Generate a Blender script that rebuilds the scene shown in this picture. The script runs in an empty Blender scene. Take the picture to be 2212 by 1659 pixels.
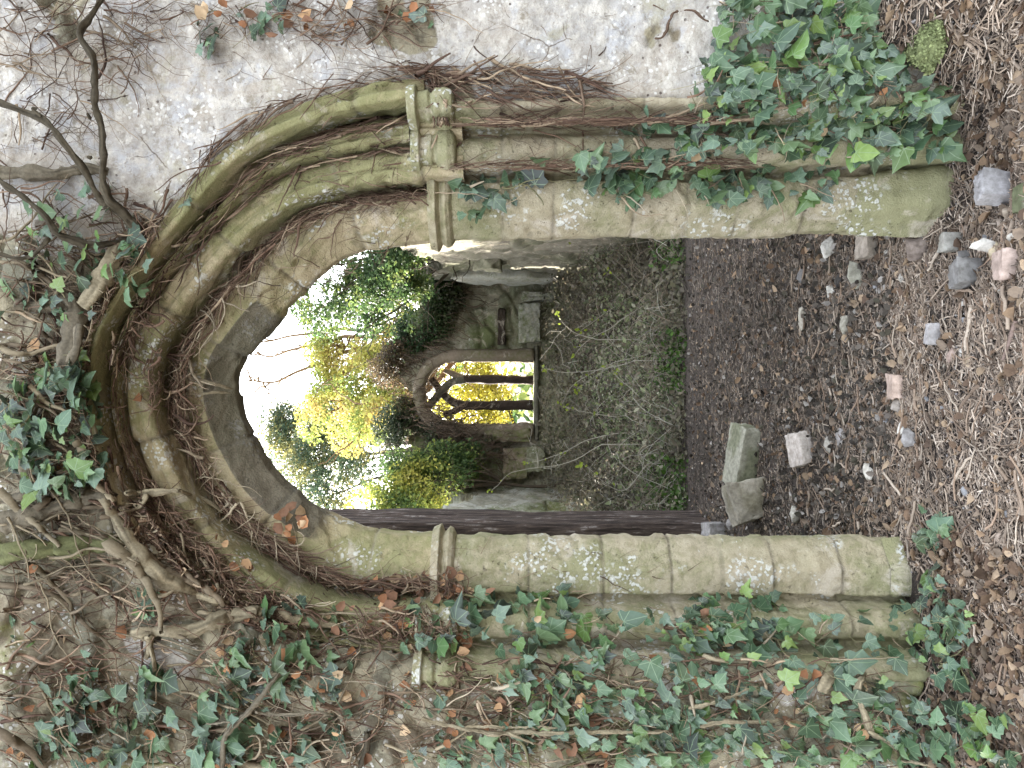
import bpy, math, random
import numpy as np
from mathutils import Vector

random.seed(7)
RNG = np.random.default_rng(11)
sc = bpy.context.scene
COL = sc.collection
F = 1660.0                      # focal length in overview pixels (picture 2212 x 1659, lying on its side)
CAM = np.array([0.0, 0.0, 1.6])
G0 = -0.09                      # level of the path

# ------------------------------------------------------------------ small maths
def hash3(ix, iy, iz, seed=0):
    h = (ix.astype(np.int64) * 374761393 + iy.astype(np.int64) * 668265263 + iz.astype(np.int64) * 2147483647 + seed * 974634777) & 0xffffffff
    h = ((h ^ (h >> 13)) * 1274126177) & 0xffffffff
    h = ((h ^ (h >> 16)) * 2246822519) & 0xffffffff
    return ((h ^ (h >> 15)) & 0xffffff) / float(0xffffff)

def vnoise(P, seed=0):
    P = np.asarray(P, float)
    i = np.floor(P).astype(np.int64); f = P - i
    f = f * f * (3 - 2 * f)
    out = 0
    for dx in (0, 1):
        wx = f[:, 0] if dx else 1 - f[:, 0]
        for dy in (0, 1):
            wy = f[:, 1] if dy else 1 - f[:, 1]
            for dz in (0, 1):
                wz = f[:, 2] if dz else 1 - f[:, 2]
                out = out + wx * wy * wz * hash3(i[:, 0] + dx, i[:, 1] + dy, i[:, 2] + dz, seed)
    return out * 2 - 1

def fbm(P, octv=4, seed=0, gain=0.5):
    P = np.asarray(P, float)
    a, s, out = 1.0, 1.0, 0
    for k in range(octv):
        out = out + a * vnoise(P * s + 17.3 * k, seed + k)
        a *= gain; s *= 2.03
    return out

def p2(x, z, s=1.0):
    x = np.asarray(x, float).ravel(); z = np.asarray(z, float).ravel()
    return np.stack([x * s, np.zeros_like(x) + 3.7, z * s], 1)

def worley(x, z, seed=0):
    """F1, F2 and the cell's random value."""
    x = np.asarray(x, float); z = np.asarray(z, float)
    ix = np.floor(x).astype(np.int64); iz = np.floor(z).astype(np.int64)
    f1 = np.full(x.shape, 9.0); f2 = np.full(x.shape, 9.0); cid = np.zeros(x.shape)
    for dx in (-1, 0, 1):
        for dz in (-1, 0, 1):
            cx = ix + dx; cz = iz + dz; zz = np.zeros_like(cx)
            px = cx + hash3(cx, cz, zz, seed); pz = cz + hash3(cx, cz, zz, seed + 5)
            d = np.hypot(x - px, z - pz)
            rv = hash3(cx, cz, zz, seed + 9)
            near = d < f1
            f2 = np.where(near, f1, np.minimum(f2, d))
            cid = np.where(near, rv, cid)
            f1 = np.where(near, d, f1)
    return f1, f2, cid

def sstep(a, b, x):
    t = np.clip((np.asarray(x, float) - a) / (b - a), 0, 1)
    return t * t * (3 - 2 * t)

def catmull(P, n):
    P = np.asarray(P, float)
    Q = np.vstack([2 * P[0] - P[1], P, 2 * P[-1] - P[-2]])
    out = []
    for i in range(1, len(Q) - 2):
        p0, p1, p2_, p3 = Q[i - 1], Q[i], Q[i + 1], Q[i + 2]
        for k in range(n):
            t = k / n
            out.append(0.5 * ((2 * p1) + (-p0 + p2_) * t + (2 * p0 - 5 * p1 + 4 * p2_ - p3) * t * t + (-p0 + 3 * p1 - 3 * p2_ + p3) * t ** 3))
    out.append(P[-1])
    return np.array(out)

def resample(P, ds):
    P = np.asarray(P, float)
    seg = np.linalg.norm(np.diff(P, axis=0), axis=1)
    s = np.concatenate([[0], np.cumsum(seg)])
    n = max(2, int(round(s[-1] / ds)) + 1)
    t = np.linspace(0, s[-1], n)
    return np.stack([np.interp(t, s, P[:, k]) for k in range(P.shape[1])], 1)

# ------------------------------------------------------------------ camera <-> wall
YAW = math.radians(4.0)
WO = np.array([0.0, 3.0, 0.0])
EX = np.array([math.cos(YAW), -math.sin(YAW), 0.0])
EN = np.array([math.sin(YAW), math.cos(YAW), 0.0])
EZ = np.array([0.0, 0.0, 1.0])

def rays(X, Y):
    X = np.asarray(X, float); Y = np.asarray(Y, float)
    u = 1659 - Y; v = X
    return np.stack([(u - 829.5) / F, np.ones_like(u), -(v - 1106) / F], -1)

def wl(X, Y, y=0.0):
    """photo position -> wall-local (x, z) on the plane lying y behind the wall face"""
    d = rays(X, Y)
    t = (y + (WO - CAM) @ EN) / (d @ EN)
    P = CAM + d * np.asarray(t)[..., None] - WO
    return P @ EX, P[..., 2] + WO[2]

def L2W(x, y, z):
    x = np.asarray(x, float); y = np.asarray(y, float); z = np.asarray(z, float)
    return WO + x[..., None] * EX + y[..., None] * EN + z[..., None] * EZ

def at(X, Y, dist):
    d = rays(X, Y)
    return CAM + d * np.asarray(dist, float)[..., None]

def ground_at(X, Y):
    d = rays(X, Y)
    return CAM + d * ((1.6 - G0) / (-d[..., 2]))[..., None]

# ------------------------------------------------------------------ mesh building
def new_mesh(name, verts, faces, mats, smooth=True, attrs=None, uv=None, mat_index=None):
    verts = np.asarray(verts, np.float32)
    me = bpy.data.meshes.new(name)
    if isinstance(faces, np.ndarray):
        n, k = faces.shape
        me.vertices.add(len(verts)); me.vertices.foreach_set('co', verts.ravel())
        me.loops.add(n * k); me.loops.foreach_set('vertex_index', faces.astype(np.int32).ravel())
        me.polygons.add(n); me.polygons.foreach_set('loop_start', np.arange(0, n * k, k, dtype=np.int32))
        me.polygons.foreach_set('loop_total', np.full(n, k, np.int32))
        me.update(calc_edges=True); me.validate()
    else:
        me.from_pydata(verts.tolist(), [], faces); me.update()
    if smooth:
        me.polygons.foreach_set('use_smooth', np.ones(len(me.polygons), bool))
    for m in (mats if isinstance(mats, (list, tuple)) else [mats]):
        me.materials.append(m)
    for an, av in (attrs or {}).items():
        av = np.asarray(av, np.float32)
        if av.ndim == 1:
            a = me.attributes.new(an, 'FLOAT', 'POINT'); a.data.foreach_set('value', av)
        else:
            if av.shape[1] == 3:
                av = np.hstack([av, np.ones((len(av), 1), np.float32)])
            a = me.color_attributes.new(an, 'FLOAT_COLOR', 'POINT'); a.data.foreach_set('color', av.ravel())
    if mat_index is not None:
        me.polygons.foreach_set('material_index', np.asarray(mat_index, np.int32))
    return me

def link(name, me, parent=None):
    o = bpy.data.objects.new(name, me)
    COL.objects.link(o)
    if parent is not None:
        o.parent = parent
    return o

def tag(o, label=None, cat=None, group=None, kind=None):
    if label: o['label'] = label
    if cat: o['category'] = cat
    if group: o['group'] = group
    if kind: o['kind'] = kind
    return o

def empty(name, loc, label, cat, group=None):
    o = bpy.data.objects.new(name, None)
    COL.objects.link(o); o.location = [float(a) for a in loc]; o.empty_display_size = 0.1
    return tag(o, label, cat, group)

def part(name, root, verts, faces, mats, **kw):
    off = np.array(root.location, float) if root is not None else np.zeros(3)
    return link(name, new_mesh(name, np.asarray(verts, float) - off, faces, mats, **kw), root)

def grid_faces(nr, nc, keep=None):
    a = np.arange(nr * nc).reshape(nr, nc)
    f = np.stack([a[:-1, :-1], a[:-1, 1:], a[1:, 1:], a[1:, :-1]], -1).reshape(-1, 4)
    if keep is not None:
        f = f[keep.reshape(-1)]
    return f

def compact(verts, faces, attrs=None):
    used = np.unique(faces)
    m = np.full(len(verts), -1); m[used] = np.arange(len(used))
    return verts[used], m[faces], {k: v[used] for k, v in (attrs or {}).items()}

def tubes(lines, sides=5, cols=None, ridge=0.0):
    """lines: list of (points Nx3, radii N). One mesh."""
    V, FQ, C = [], [], []
    base = 0
    ang = np.arange(sides) / sides * 2 * np.pi
    ca, sa = np.cos(ang), np.sin(ang)
    for li, (P, R) in enumerate(lines):
        P = np.asarray(P, float); n = len(P)
        if n < 2: continue
        R = np.broadcast_to(np.asarray(R, float), (n,))
        T = np.gradient(P, axis=0); T /= (np.linalg.norm(T, axis=1, keepdims=True) + 1e-9)
        ref = np.array([0.31, -0.87, 0.39])
        A = np.cross(T, ref); A /= (np.linalg.norm(A, axis=1, keepdims=True) + 1e-9)
        B = np.cross(T, A)
        ring = P[:, None, :] + R[:, None, None] * (A[:, None, :] * ca[None, :, None] + B[:, None, :] * sa[None, :, None])
        if ridge:
            sl = np.concatenate([[0], np.cumsum(np.linalg.norm(np.diff(P, axis=0), axis=1))])
            AA, SS = np.meshgrid(ang, sl)
            tw = AA + SS * 2.0
            q = np.column_stack([np.cos(tw).ravel() * 1.9, np.sin(tw).ravel() * 1.9, SS.ravel() * 5 + li * 9.1])
            rg = fbm(q, 3, 37, .65).reshape(n, sides)
            ring = P[:, None, :] + (ring - P[:, None, :]) * (1 + ridge * rg)[:, :, None]
        V.append(ring.reshape(-1, 3))
        a = base + np.arange(n * sides).reshape(n, sides)
        b = np.roll(a, -1, 1)
        FQ.append(np.stack([a[:-1], b[:-1], b[1:], a[1:]], -1).reshape(-1, 4))
        if cols is not None:
            cc = np.broadcast_to(np.asarray(cols[li], float), (n * sides, len(cols[li])))
            if ridge: cc = cc * (1 + .5 * fbm(q * np.array([1.6, 1.6, .8]) + 5, 3, 11))[:, None]
            C.append(cc)
        base += n * sides
    V = np.vstack(V); FQ = np.vstack(FQ)
    return V, FQ, (np.vstack(C) if cols is not None else None)

# ------------------------------------------------------------------ materials
def mat(name, rough=0.9, spec=0.3):
    m = bpy.data.materials.new(name); m.use_nodes = True
    nt = m.node_tree; nt.nodes.clear()
    out = nt.nodes.new('ShaderNodeOutputMaterial')
    b = nt.nodes.new('ShaderNodeBsdfPrincipled')
    b.inputs['Roughness'].default_value = rough
    b.inputs['Specular IOR Level'].default_value = spec
    nt.links.new(b.outputs[0], out.inputs[0])
    return m, nt, b, out

class N:
    """tiny node-graph helper"""
    def __init__(s, nt): s.nt = nt
    def n(s, t, **kw):
        x = s.nt.nodes.new(t)
        for k, v in kw.items(): setattr(x, k, v)
        return x
    def set(s, sock, v):
        if hasattr(v, 'is_linked') or hasattr(v, 'links'): s.nt.links.new(v, sock)
        else:
            if isinstance(v, tuple) and len(v) == 3 and sock.type == 'RGBA': v = (*v, 1)
            sock.default_value = v
    def pos(s): return s.n('ShaderNodeNewGeometry').outputs['Position']
    def attr(s, name, out='Color'): return s.n('ShaderNodeAttribute', attribute_name=name).outputs[out]
    def noise(s, vec, scale, detail=4, rough=0.6, dist=0.0, out='Fac'):
        x = s.n('ShaderNodeTexNoise'); s.set(x.inputs['Vector'], vec)
        x.inputs['Scale'].default_value = scale; x.inputs['Detail'].default_value = detail
        x.inputs['Roughness'].default_value = rough; x.inputs['Distortion'].default_value = dist
        return x.outputs[out]
    def voro(s, vec, scale, feature='F1', out='Distance', rnd=1.0):
        x = s.n('ShaderNodeTexVoronoi', feature=feature); s.set(x.inputs['Vector'], vec)
        x.inputs['Scale'].default_value = scale; x.inputs['Randomness'].default_value = rnd
        return x.outputs[out]
    def math(s, op, a, b=None, clamp=False):
        x = s.n('ShaderNodeMath', operation=op, use_clamp=clamp); s.set(x.inputs[0], a)
        if b is not None: s.set(x.inputs[1], b)
        return x.outputs[0]
    def ramp(s, f, lo, hi, a=0.0, b=1.0):
        x = s.n('ShaderNodeMapRange', clamp=True, interpolation_type='SMOOTHSTEP'); s.set(x.inputs[0], f)
        for i, v in enumerate((lo, hi, a, b)): x.inputs[i + 1].default_value = v
        return x.outputs[0]
    def mix(s, f, a, b, mode='MIX'):
        x = s.n('ShaderNodeMix', data_type='RGBA', blend_type=mode); s.set(x.inputs[0], f)
        s.set(x.inputs[6], a); s.set(x.inputs[7], b)
        return x.outputs[2]
    def sep(s, c):
        x = s.n('ShaderNodeSeparateColor'); s.set(x.inputs[0], c); return x.outputs
    def bump(s, h, strength, dist, b):
        x = s.n('ShaderNodeBump'); s.set(x.inputs['Height'], h)
        x.inputs['Strength'].default_value = strength; x.inputs['Distance'].default_value = dist
        s.nt.links.new(x.outputs[0], b.inputs['Normal'])

def stone_mat(name, c1, c2, c3, moss=(0.12, 0.15, 0.035), lichen=0.35, moss_amt=0.5, dark=(0.10, 0.09, 0.07), dark_amt=0.4):
    """dressed stone; attribute 'msk' = (block random, joint, moss, dark/stain)"""
    m, nt, b, _ = mat(name, 0.92, 0.25)
    g = N(nt); p = g.pos()
    k = g.sep(g.attr('msk'))
    n1 = g.noise(p, 3.1, 5); n2 = g.noise(p, 23, 5, 0.65); n3 = g.noise(p, 140, 3, 0.7)
    base = g.mix(g.ramp(n1, 0.35, 0.65), c1, c2)
    base = g.mix(g.math('MULTIPLY', g.ramp(g.math('ADD', k[0], g.math('MULTIPLY', g.math('SUBTRACT', n2, 0.5), 0.5)), 0.2, 0.85), 0.8), base, c3)
    base = g.mix(g.ramp(n2, 0.3, 0.75), base, g.mix(1.0, base, (0.72, 0.70, 0.64), 'MULTIPLY'))
    base = g.mix(g.math('MULTIPLY', g.ramp(g.math('ADD', g.math('MULTIPLY', n1, 0.5), g.math('ADD', g.math('MULTIPLY', n2, 0.5), g.math('MULTIPLY', k[2], moss_amt))), 0.66, 0.9), 0.8), base, moss)
    base = g.mix(g.math('MULTIPLY', g.ramp(g.noise(p, 7.0, 6, 0.7, 0.6), 0.55, 0.75), dark_amt), base, dark)
    wash = g.math('MULTIPLY', g.ramp(g.noise(p, 5.5, 6, 0.68, 0.8), 0.56, 0.66), 0.6)
    base = g.mix(wash, base, (0.52, 0.46, 0.385))
    pits = g.math('MULTIPLY', g.ramp(g.noise(p, 48, 5, 0.8), 0.60, 0.68), g.ramp(g.noise(p, 6, 3), 0.42, 0.6))
    base = g.mix(g.math('MULTIPLY', pits, 0.75), base, (0.11, 0.085, 0.06))
    # white lichen: crisp small blotches, gathered into patches
    lv = g.math('MINIMUM', g.voro(p, 62, 'SMOOTH_F1'), g.math('ADD', g.voro(p, 24, 'SMOOTH_F1'), 0.09))
    lm = g.math('MULTIPLY', g.ramp(g.math('ADD', lv, g.math('MULTIPLY', g.math('SUBTRACT', g.noise(p, 95, 3), 0.5), 0.5)), 0.36, 0.28), g.ramp(g.math('ADD', g.noise(p, 4.3, 4), g.math('MULTIPLY', k[1], 0.0)), 0.72 - lichen * 0.35, 0.80 - lichen * 0.35))
    base = g.mix(g.math('MULTIPLY', lm, 0.85), base, (0.62, 0.62, 0.58))
    base = g.mix(g.math('MULTIPLY', k[1], g.ramp(n2, 0.25, 0.7, 0.3, 0.9)), base, g.mix(g.ramp(n1, 0.45, 0.6), (0.07, 0.055, 0.04), (0.34, 0.30, 0.22)))
    base = g.mix(g.math('MULTIPLY', g.ramp(n3, 0.3, 0.7), 0.35), base, g.mix(1.0, base, (0.6, 0.58, 0.54), 'MULTIPLY'))
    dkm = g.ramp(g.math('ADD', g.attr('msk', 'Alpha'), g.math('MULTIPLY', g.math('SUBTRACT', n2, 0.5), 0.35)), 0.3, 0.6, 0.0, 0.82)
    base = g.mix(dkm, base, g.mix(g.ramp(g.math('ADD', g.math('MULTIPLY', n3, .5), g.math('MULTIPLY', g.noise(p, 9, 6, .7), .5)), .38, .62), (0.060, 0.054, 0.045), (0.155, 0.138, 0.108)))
    nt.links.new(base, b.inputs['Base Color'])
    h = g.math('ADD', g.math('MULTIPLY', n2, 0.6), g.math('SUBTRACT', g.math('ADD', g.math('MULTIPLY', n3, 0.35), g.math('MULTIPLY', lm, 0.12)), g.math('MULTIPLY', pits, 0.35)))
    g.bump(h, 0.95, 0.016, b)
    return m

M = {}
M['stone'] = stone_mat('olive_limestone', (0.42, 0.355, 0.22), (0.36, 0.32, 0.185), (0.48, 0.40, 0.275), moss=(0.245, 0.245, 0.115), lichen=0.50, moss_amt=0.5)
M['jamb'] = stone_mat('jamb_limestone', (0.42, 0.365, 0.255), (0.37, 0.338, 0.23), (0.455, 0.40, 0.30), moss=(0.24, 0.24, 0.125), lichen=0.52, moss_amt=0.5)
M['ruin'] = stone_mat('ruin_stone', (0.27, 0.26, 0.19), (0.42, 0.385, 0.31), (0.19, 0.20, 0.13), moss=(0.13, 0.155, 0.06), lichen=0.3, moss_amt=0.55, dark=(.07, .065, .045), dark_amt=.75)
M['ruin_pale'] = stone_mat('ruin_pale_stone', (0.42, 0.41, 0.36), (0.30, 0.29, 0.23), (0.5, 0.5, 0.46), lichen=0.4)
M['ruin_pink'] = stone_mat('ruin_pink_stone', (0.27, 0.215, 0.165), (0.20, 0.17, 0.12), (0.31, 0.25, 0.20), lichen=0.2)
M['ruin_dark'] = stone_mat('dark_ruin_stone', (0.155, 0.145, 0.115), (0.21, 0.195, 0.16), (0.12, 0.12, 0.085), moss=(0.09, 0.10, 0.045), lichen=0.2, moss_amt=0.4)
M['pier'] = stone_mat('dark_pier_stone', (0.050, 0.036, 0.028), (0.085, 0.062, 0.050), (0.036, 0.027, 0.022), moss=(0.05, 0.05, 0.025), lichen=0.15, moss_amt=0.1)

def pier_mat():
    m, nt, b, _ = mat('dark_streaked_pier', 0.95, 0.2)
    g = N(nt); p = g.pos()
    mp = g.n('ShaderNodeMapping'); g.set(mp.inputs['Vector'], p); mp.inputs['Scale'].default_value = (30, 30, 3.2)
    n1 = g.noise(mp.outputs[0], 1.0, 6, 0.7); n2 = g.noise(p, 14, 5, .7)
    c = g.mix(g.ramp(n1, .35, .62), (.024, .019, .017), (.095, .072, .062))
    c = g.mix(g.math('MULTIPLY', g.ramp(n1, .55, .66), g.ramp(n2, .42, .56)), c, (.30, .275, .26))
    nt.links.new(c, b.inputs['Base Color']); g.bump(n1, .9, .03, b)
    return m

def wall_mat():
    m, nt, b, _ = mat('lime_render_and_rubble', 0.95, 0.2)
    g = N(nt); p = g.pos(); k = g.sep(g.attr('msk'))        # (render, moss, cell random)
    n1 = g.noise(p, 2.2, 5); n2 = g.noise(p, 16, 6, 0.68); n3 = g.noise(p, 75, 4, 0.7); n4 = g.noise(p, 5.3, 5, 0.62, 0.4)
    ren = g.mix(g.ramp(n1, 0.35, 0.62), (0.43, 0.38, 0.32), (0.39, 0.37, 0.345))
    ren = g.mix(g.ramp(n4, 0.5, 0.64), ren, (0.44, 0.435, 0.44))
    ren = g.mix(g.ramp(n2, 0.44, 0.64), ren, (0.56, 0.525, 0.47))
    ren = g.mix(g.math('MULTIPLY', g.ramp(g.noise(p, 31, 5, 0.75), 0.53, 0.63), 0.8), ren, (0.30, 0.27, 0.235))
    rub = g.mix(g.ramp(g.math('ADD', k[2], g.math('MULTIPLY', g.math('SUBTRACT', n2, 0.5), 0.8)), 0.2, 0.8), (0.34, 0.30, 0.21), (0.22, 0.21, 0.155))
    rub = g.mix(g.ramp(n4, 0.48, 0.62), rub, (0.40, 0.36, 0.26))
    rub = g.mix(g.math('MULTIPLY', g.ramp(n2, 0.48, 0.64), 0.7), rub, (0.12, 0.10, 0.075))
    mp = g.n('ShaderNodeMapping'); g.set(mp.inputs['Vector'], p); mp.inputs['Scale'].default_value = (7, 7, 1.1)
    st = g.noise(mp.outputs[0], 1.0, 6, 0.7)
    ren = g.mix(g.math('MULTIPLY', g.ramp(st, 0.52, 0.68), 0.55), ren, (0.40, 0.345, 0.28))
    ren = g.mix(g.math('MULTIPLY', g.ramp(g.noise(p, 3.7, 6, 0.7, 0.5), 0.55, 0.66), 0.7), ren, (0.37, 0.345, 0.255))
    ck = g.voro(g.mix(.06, p, g.noise(p, 6, 4, .6, 0, 'Color')), 4.2, 'DISTANCE_TO_EDGE')
    ren = g.mix(g.math('MULTIPLY', g.ramp(ck, .012, .003), g.ramp(g.noise(p, 2.6, 3), .5, .58, 0, .8)), ren, (.13, .10, .075))
    ren = g.mix(g.math('MULTIPLY', g.ramp(g.noise(p, 8.5, 6, .75, .4), .58, .64), .75), ren, (.25, .215, .16))
    rub = g.mix(g.math('MULTIPLY', g.ramp(g.noise(p, 3.4, 6, 0.72, 0.7), 0.48, 0.62), 0.62), rub, (0.135, 0.098, 0.068))
    f = g.ramp(g.math('ADD', k[0], g.math('MULTIPLY', g.math('SUBTRACT', n2, 0.5), 0.7)), 0.42, 0.58)
    c = g.mix(f, rub, ren)
    c = g.mix(g.math('MULTIPLY', g.ramp(g.math('ADD', k[1], g.math('MULTIPLY', g.math('SUBTRACT', n2, 0.5), 0.9)), 0.45, 0.85), 0.8), c, g.mix(g.ramp(n3, 0.3, 0.7), (0.145, 0.175, 0.045), (0.26, 0.26, 0.10)))
    spots = g.math('MULTIPLY', g.ramp(g.voro(p, 26), 0.16, 0.10), g.ramp(g.noise(p, 9, 2), 0.5, 0.6))
    c = g.mix(g.math('MULTIPLY', spots, 0.85), c, (0.10, 0.075, 0.065))
    spots2 = g.math('MULTIPLY', g.ramp(g.voro(p, 55, 'SMOOTH_F1'), 0.32, 0.26), g.ramp(g.noise(p, 6, 3), 0.5, 0.6))
    c = g.mix(g.math('MULTIPLY', spots2, 0.75), c, (0.70, 0.69, 0.66))
    c = g.mix(g.math('MULTIPLY', g.ramp(n3, 0.35, 0.7), 0.4), c, g.mix(1.0, c, (0.62, 0.58, 0.54), 'MULTIPLY'))
    nt.links.new(c, b.inputs['Base Color'])
    h = g.math('ADD', g.math('MULTIPLY', n2, 0.7), g.math('SUBTRACT', g.math('MULTIPLY', n3, 0.4), g.math('MULTIPLY', spots, 0.5)))
    g.bump(h, 0.8, 0.018, b)
    return m
M['wall'] = wall_mat()

def attr_mat(name, rough=0.85, spec=0.2, var=0.35, scale=60, bump=0.0, trans=0.0):
    """colour from the mesh attribute 'col', broken up with noise; optional translucency (leaves)"""
    m, nt, b, out = mat(name, rough, spec)
    g = N(nt); p = g.pos(); c = g.attr('col')
    n = g.noise(p, scale, 4, 0.65)
    c2 = g.mix(g.ramp(n, 0.25, 0.75, 0.0, var), c, g.mix(1.0, c, (0.35, 0.33, 0.30), 'MULTIPLY'))
    nt.links.new(c2, b.inputs['Base Color'])
    if bump: g.bump(n, bump, 0.004, b)
    if trans:
        t = g.n('ShaderNodeBsdfTranslucent'); nt.links.new(c2, t.inputs['Color'])
        mx = g.n('ShaderNodeMixShader'); mx.inputs[0].default_value = trans
        nt.links.new(b.outputs[0], mx.inputs[1]); nt.links.new(t.outputs[0], mx.inputs[2]); nt.links.new(mx.outputs[0], out.inputs[0])
    return m
M['bark'] = attr_mat('ivy_bark', 0.9, 0.2, 0.6, 90, 0.6)
M['twig'] = attr_mat('dry_twig', 0.85, 0.25, 0.4, 120)
M['litter'] = attr_mat('dead_leaf', 0.8, 0.25, 0.35, 70, trans=0.15)
M['tree_leaf'] = attr_mat('tree_leaf', 0.55, 0.35, 0.25, 30, trans=0.45)
M['rock'] = attr_mat('loose_stone', 0.88, 0.25, 0.75, 34, 1.0)

def ivy_mat():
    m, nt, b, out = mat('ivy_leaf', 0.36, 0.5)
    g = N(nt); c = g.attr('col'); p = g.pos()
    luv = g.sep(g.attr('luv'))                      # leaf coordinates 0..1, stem at (0.5, 0.25)
    x = g.math('SUBTRACT', luv[0], 0.5); y = g.math('SUBTRACT', luv[1], 0.25)
    ang = g.math('ARCTAN2', x, y); rad = g.math('SQRT', g.math('ADD', g.math('MULTIPLY', x, x), g.math('MULTIPLY', y, y)))
    # five veins that fan out from the stem
    fan = g.math('ABSOLUTE', g.math('SUBTRACT', g.math('FRACT', g.math('ADD', g.math('DIVIDE', ang, 0.82), 0.5)), 0.5))
    w = g.math('MULTIPLY', fan, rad)
    vein = g.ramp(w, 0.022, 0.008)
    c2 = g.mix(g.ramp(g.noise(p, 55, 3), 0.3, 0.7, 0, 0.4), c, g.mix(1.0, c, (0.55, 0.62, 0.5), 'MULTIPLY'))
    c2 = g.mix(g.math('MULTIPLY', vein, 0.6), c2, (0.24, 0.32, 0.19))
    nt.links.new(c2, b.inputs['Base Color'])
    g.bump(g.noise(p, 60, 2), 0.35, 0.006, b)
    t = g.n('ShaderNodeBsdfTranslucent'); nt.links.new(c2, t.inputs['Color'])
    mx = g.n('ShaderNodeMixShader'); mx.inputs[0].default_value = 0.15
    nt.links.new(b.outputs[0], mx.inputs[1]); nt.links.new(t.outputs[0], mx.inputs[2]); nt.links.new(mx.outputs[0], out.inputs[0])
    return m
M['ivy'] = ivy_mat()

def soil_mat():
    m, nt, b, _ = mat('woodland_soil', 0.95, 0.2)
    g = N(nt); p = g.pos()
    n1 = g.noise(p, 2.0, 5); n2 = g.noise(p, 28, 6, 0.7); n3 = g.noise(p, 120, 4, 0.7)
    c = g.mix(g.ramp(n1, 0.35, 0.65), (0.072, 0.060, 0.050), (0.048, 0.041, 0.034))
    c = g.mix(g.ramp(n2, 0.48, 0.7), c, (0.11, 0.080, 0.066))
    c = g.mix(g.math('MULTIPLY', g.ramp(n3, 0.5, 0.72), 0.7), c, (0.22, 0.175, 0.15))
    c = g.mix(g.math('MULTIPLY', g.ramp(g.voro(p, 70), 0.2, 0.12), g.ramp(g.noise(p, 7, 3), 0.5, 0.62)), c, (0.42, 0.39, 0.36))
    nt.links.new(c, b.inputs['Base Color'])
    g.bump(g.math('ADD', n2, g.math('MULTIPLY', n3, 0.6)), 0.9, 0.03, b)
    return m
M['soil'] = soil_mat()

# ------------------------------------------------------------------ the archway: path of the inner arris, in wall-local (x, z)
ARR_Y = 0.30
arc_px = [(930, 519), (870, 526), (800, 540), (733, 561), (680, 602), (630, 655), (585, 706), (550, 750), (521, 794), (512, 832),
          (515, 872), (530, 920), (564, 989), (602, 1037), (645, 1075), (689, 1107), (732, 1130), (774, 1146), (820, 1153), (875, 1157), (930, 1160)]
a = np.array(arc_px, float)
ax_, az_ = wl(a[:, 0], a[:, 1], ARR_Y)
arc = catmull(np.stack([ax_, az_], 1), 12)
jr = np.stack(wl(np.array([2150., 1500., 960.]), np.array([500., 514., 518.]), ARR_Y), 1)
jl = np.stack(wl(np.array([960., 1500., 2150.]), np.array([1161., 1162., 1164.]), ARR_Y), 1)
PATH = resample(np.vstack([jr, arc, jl]), 0.01)
def smooth_line(P, k, it=1):
    for _ in range(it):
        Q = np.vstack([np.repeat(P[:1], k, 0), P, np.repeat(P[-1:], k, 0)])
        c = np.cumsum(np.vstack([np.zeros((1, P.shape[1])), Q]), 0)
        P = (c[2 * k + 1:] - c[:-2 * k - 1]) / (2 * k + 1)
    return P
PATH = smooth_line(PATH, 2)
TAN = np.gradient(smooth_line(PATH, 4), axis=0); TAN /= np.linalg.norm(TAN, axis=1, keepdims=True)
NRM = np.stack([TAN[:, 1], -TAN[:, 0]], 1)          # outward: right side first, path goes up then over to the left
NP = len(PATH)
ipk = int(np.argmax(PATH[:, 1]))
Z_IMP_HI = float(wl(np.array([925.]), np.array([520.]), 0.2)[1][0])
Z_IMP_LO = float(wl(np.array([975.]), np.array([520.]), 0.2)[1][0])
Z_CAP_HI = float(wl(np.array([885.]), np.array([300.]), 0.05)[1][0])
Z_CAP_LO = float(wl(np.array([985.]), np.array([300.]), 0.05)[1][0])
ir = int(np.argmax(PATH[:, 1] > Z_IMP_HI)); il = NP - 1 - int(np.argmax(PATH[::-1, 1] > Z_IMP_HI))
idx = np.arange(NP)
WC = np.interp(idx, [0, ir, ir + (ipk - ir) * 0.22, ir + (ipk - ir) * 0.5, ipk - 8, ipk + 25, il - (il - ipk) * 0.3, il, NP - 1], [0, 0, 0.25, 0.85, 1.0, 1.0, 0.9, 0.35, 0.0])
CN = np.array([0, .185, .205, .345, .435, .49, .58, 3.0]); CA = np.array([0, .205, .265, .385, .415, .435, .500, 2.92])
def squeeze(d, w):
    return (1 - w) * d + w * np.interp(d, CN, CA)

ARCH_PROF = np.array([(.30, .80), (.05, .455), (0, .385), (0, .30), (.09, .205), (.182, .20), (.187, .27), (.197, .285), (.207, .255),
                      (.212, .165), (.216, .115), (.228, .098), (.262, .090), (.266, .102), (.274, .102), (.279, .090), (.322, .094), (.338, .112), (.345, .155), (.353, .152),
                      (.358, .095), (.368, .060), (.392, .050), (.396, .062), (.403, .060), (.408, .046), (.425, .056), (.434, .09), (.442, .135), (.478, .12),
                      (.488, -.010), (.494, -.044), (.527, -.050), (.531, -.026), (.539, -.024), (.572, -.036), (.580, .05)])
K_IN, K_OUT, K_HOOD = 8, 30, 29
JAMB_PROF = np.array([(.30, .80), (.05, .455), (0, .385), (0, .30), (.105, .20), (.222, .20), (.228, .25), (.243, .265), (.256, .23),
                      (.262, .14), (.280, .097), (.325, .080), (.368, .097), (.387, .14), (.400, .17), (.414, .16), (.421, .05), (.436, .005), (.452, -.026), (.480, -.032), (.490, -.028), (.496, .05)])

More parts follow.
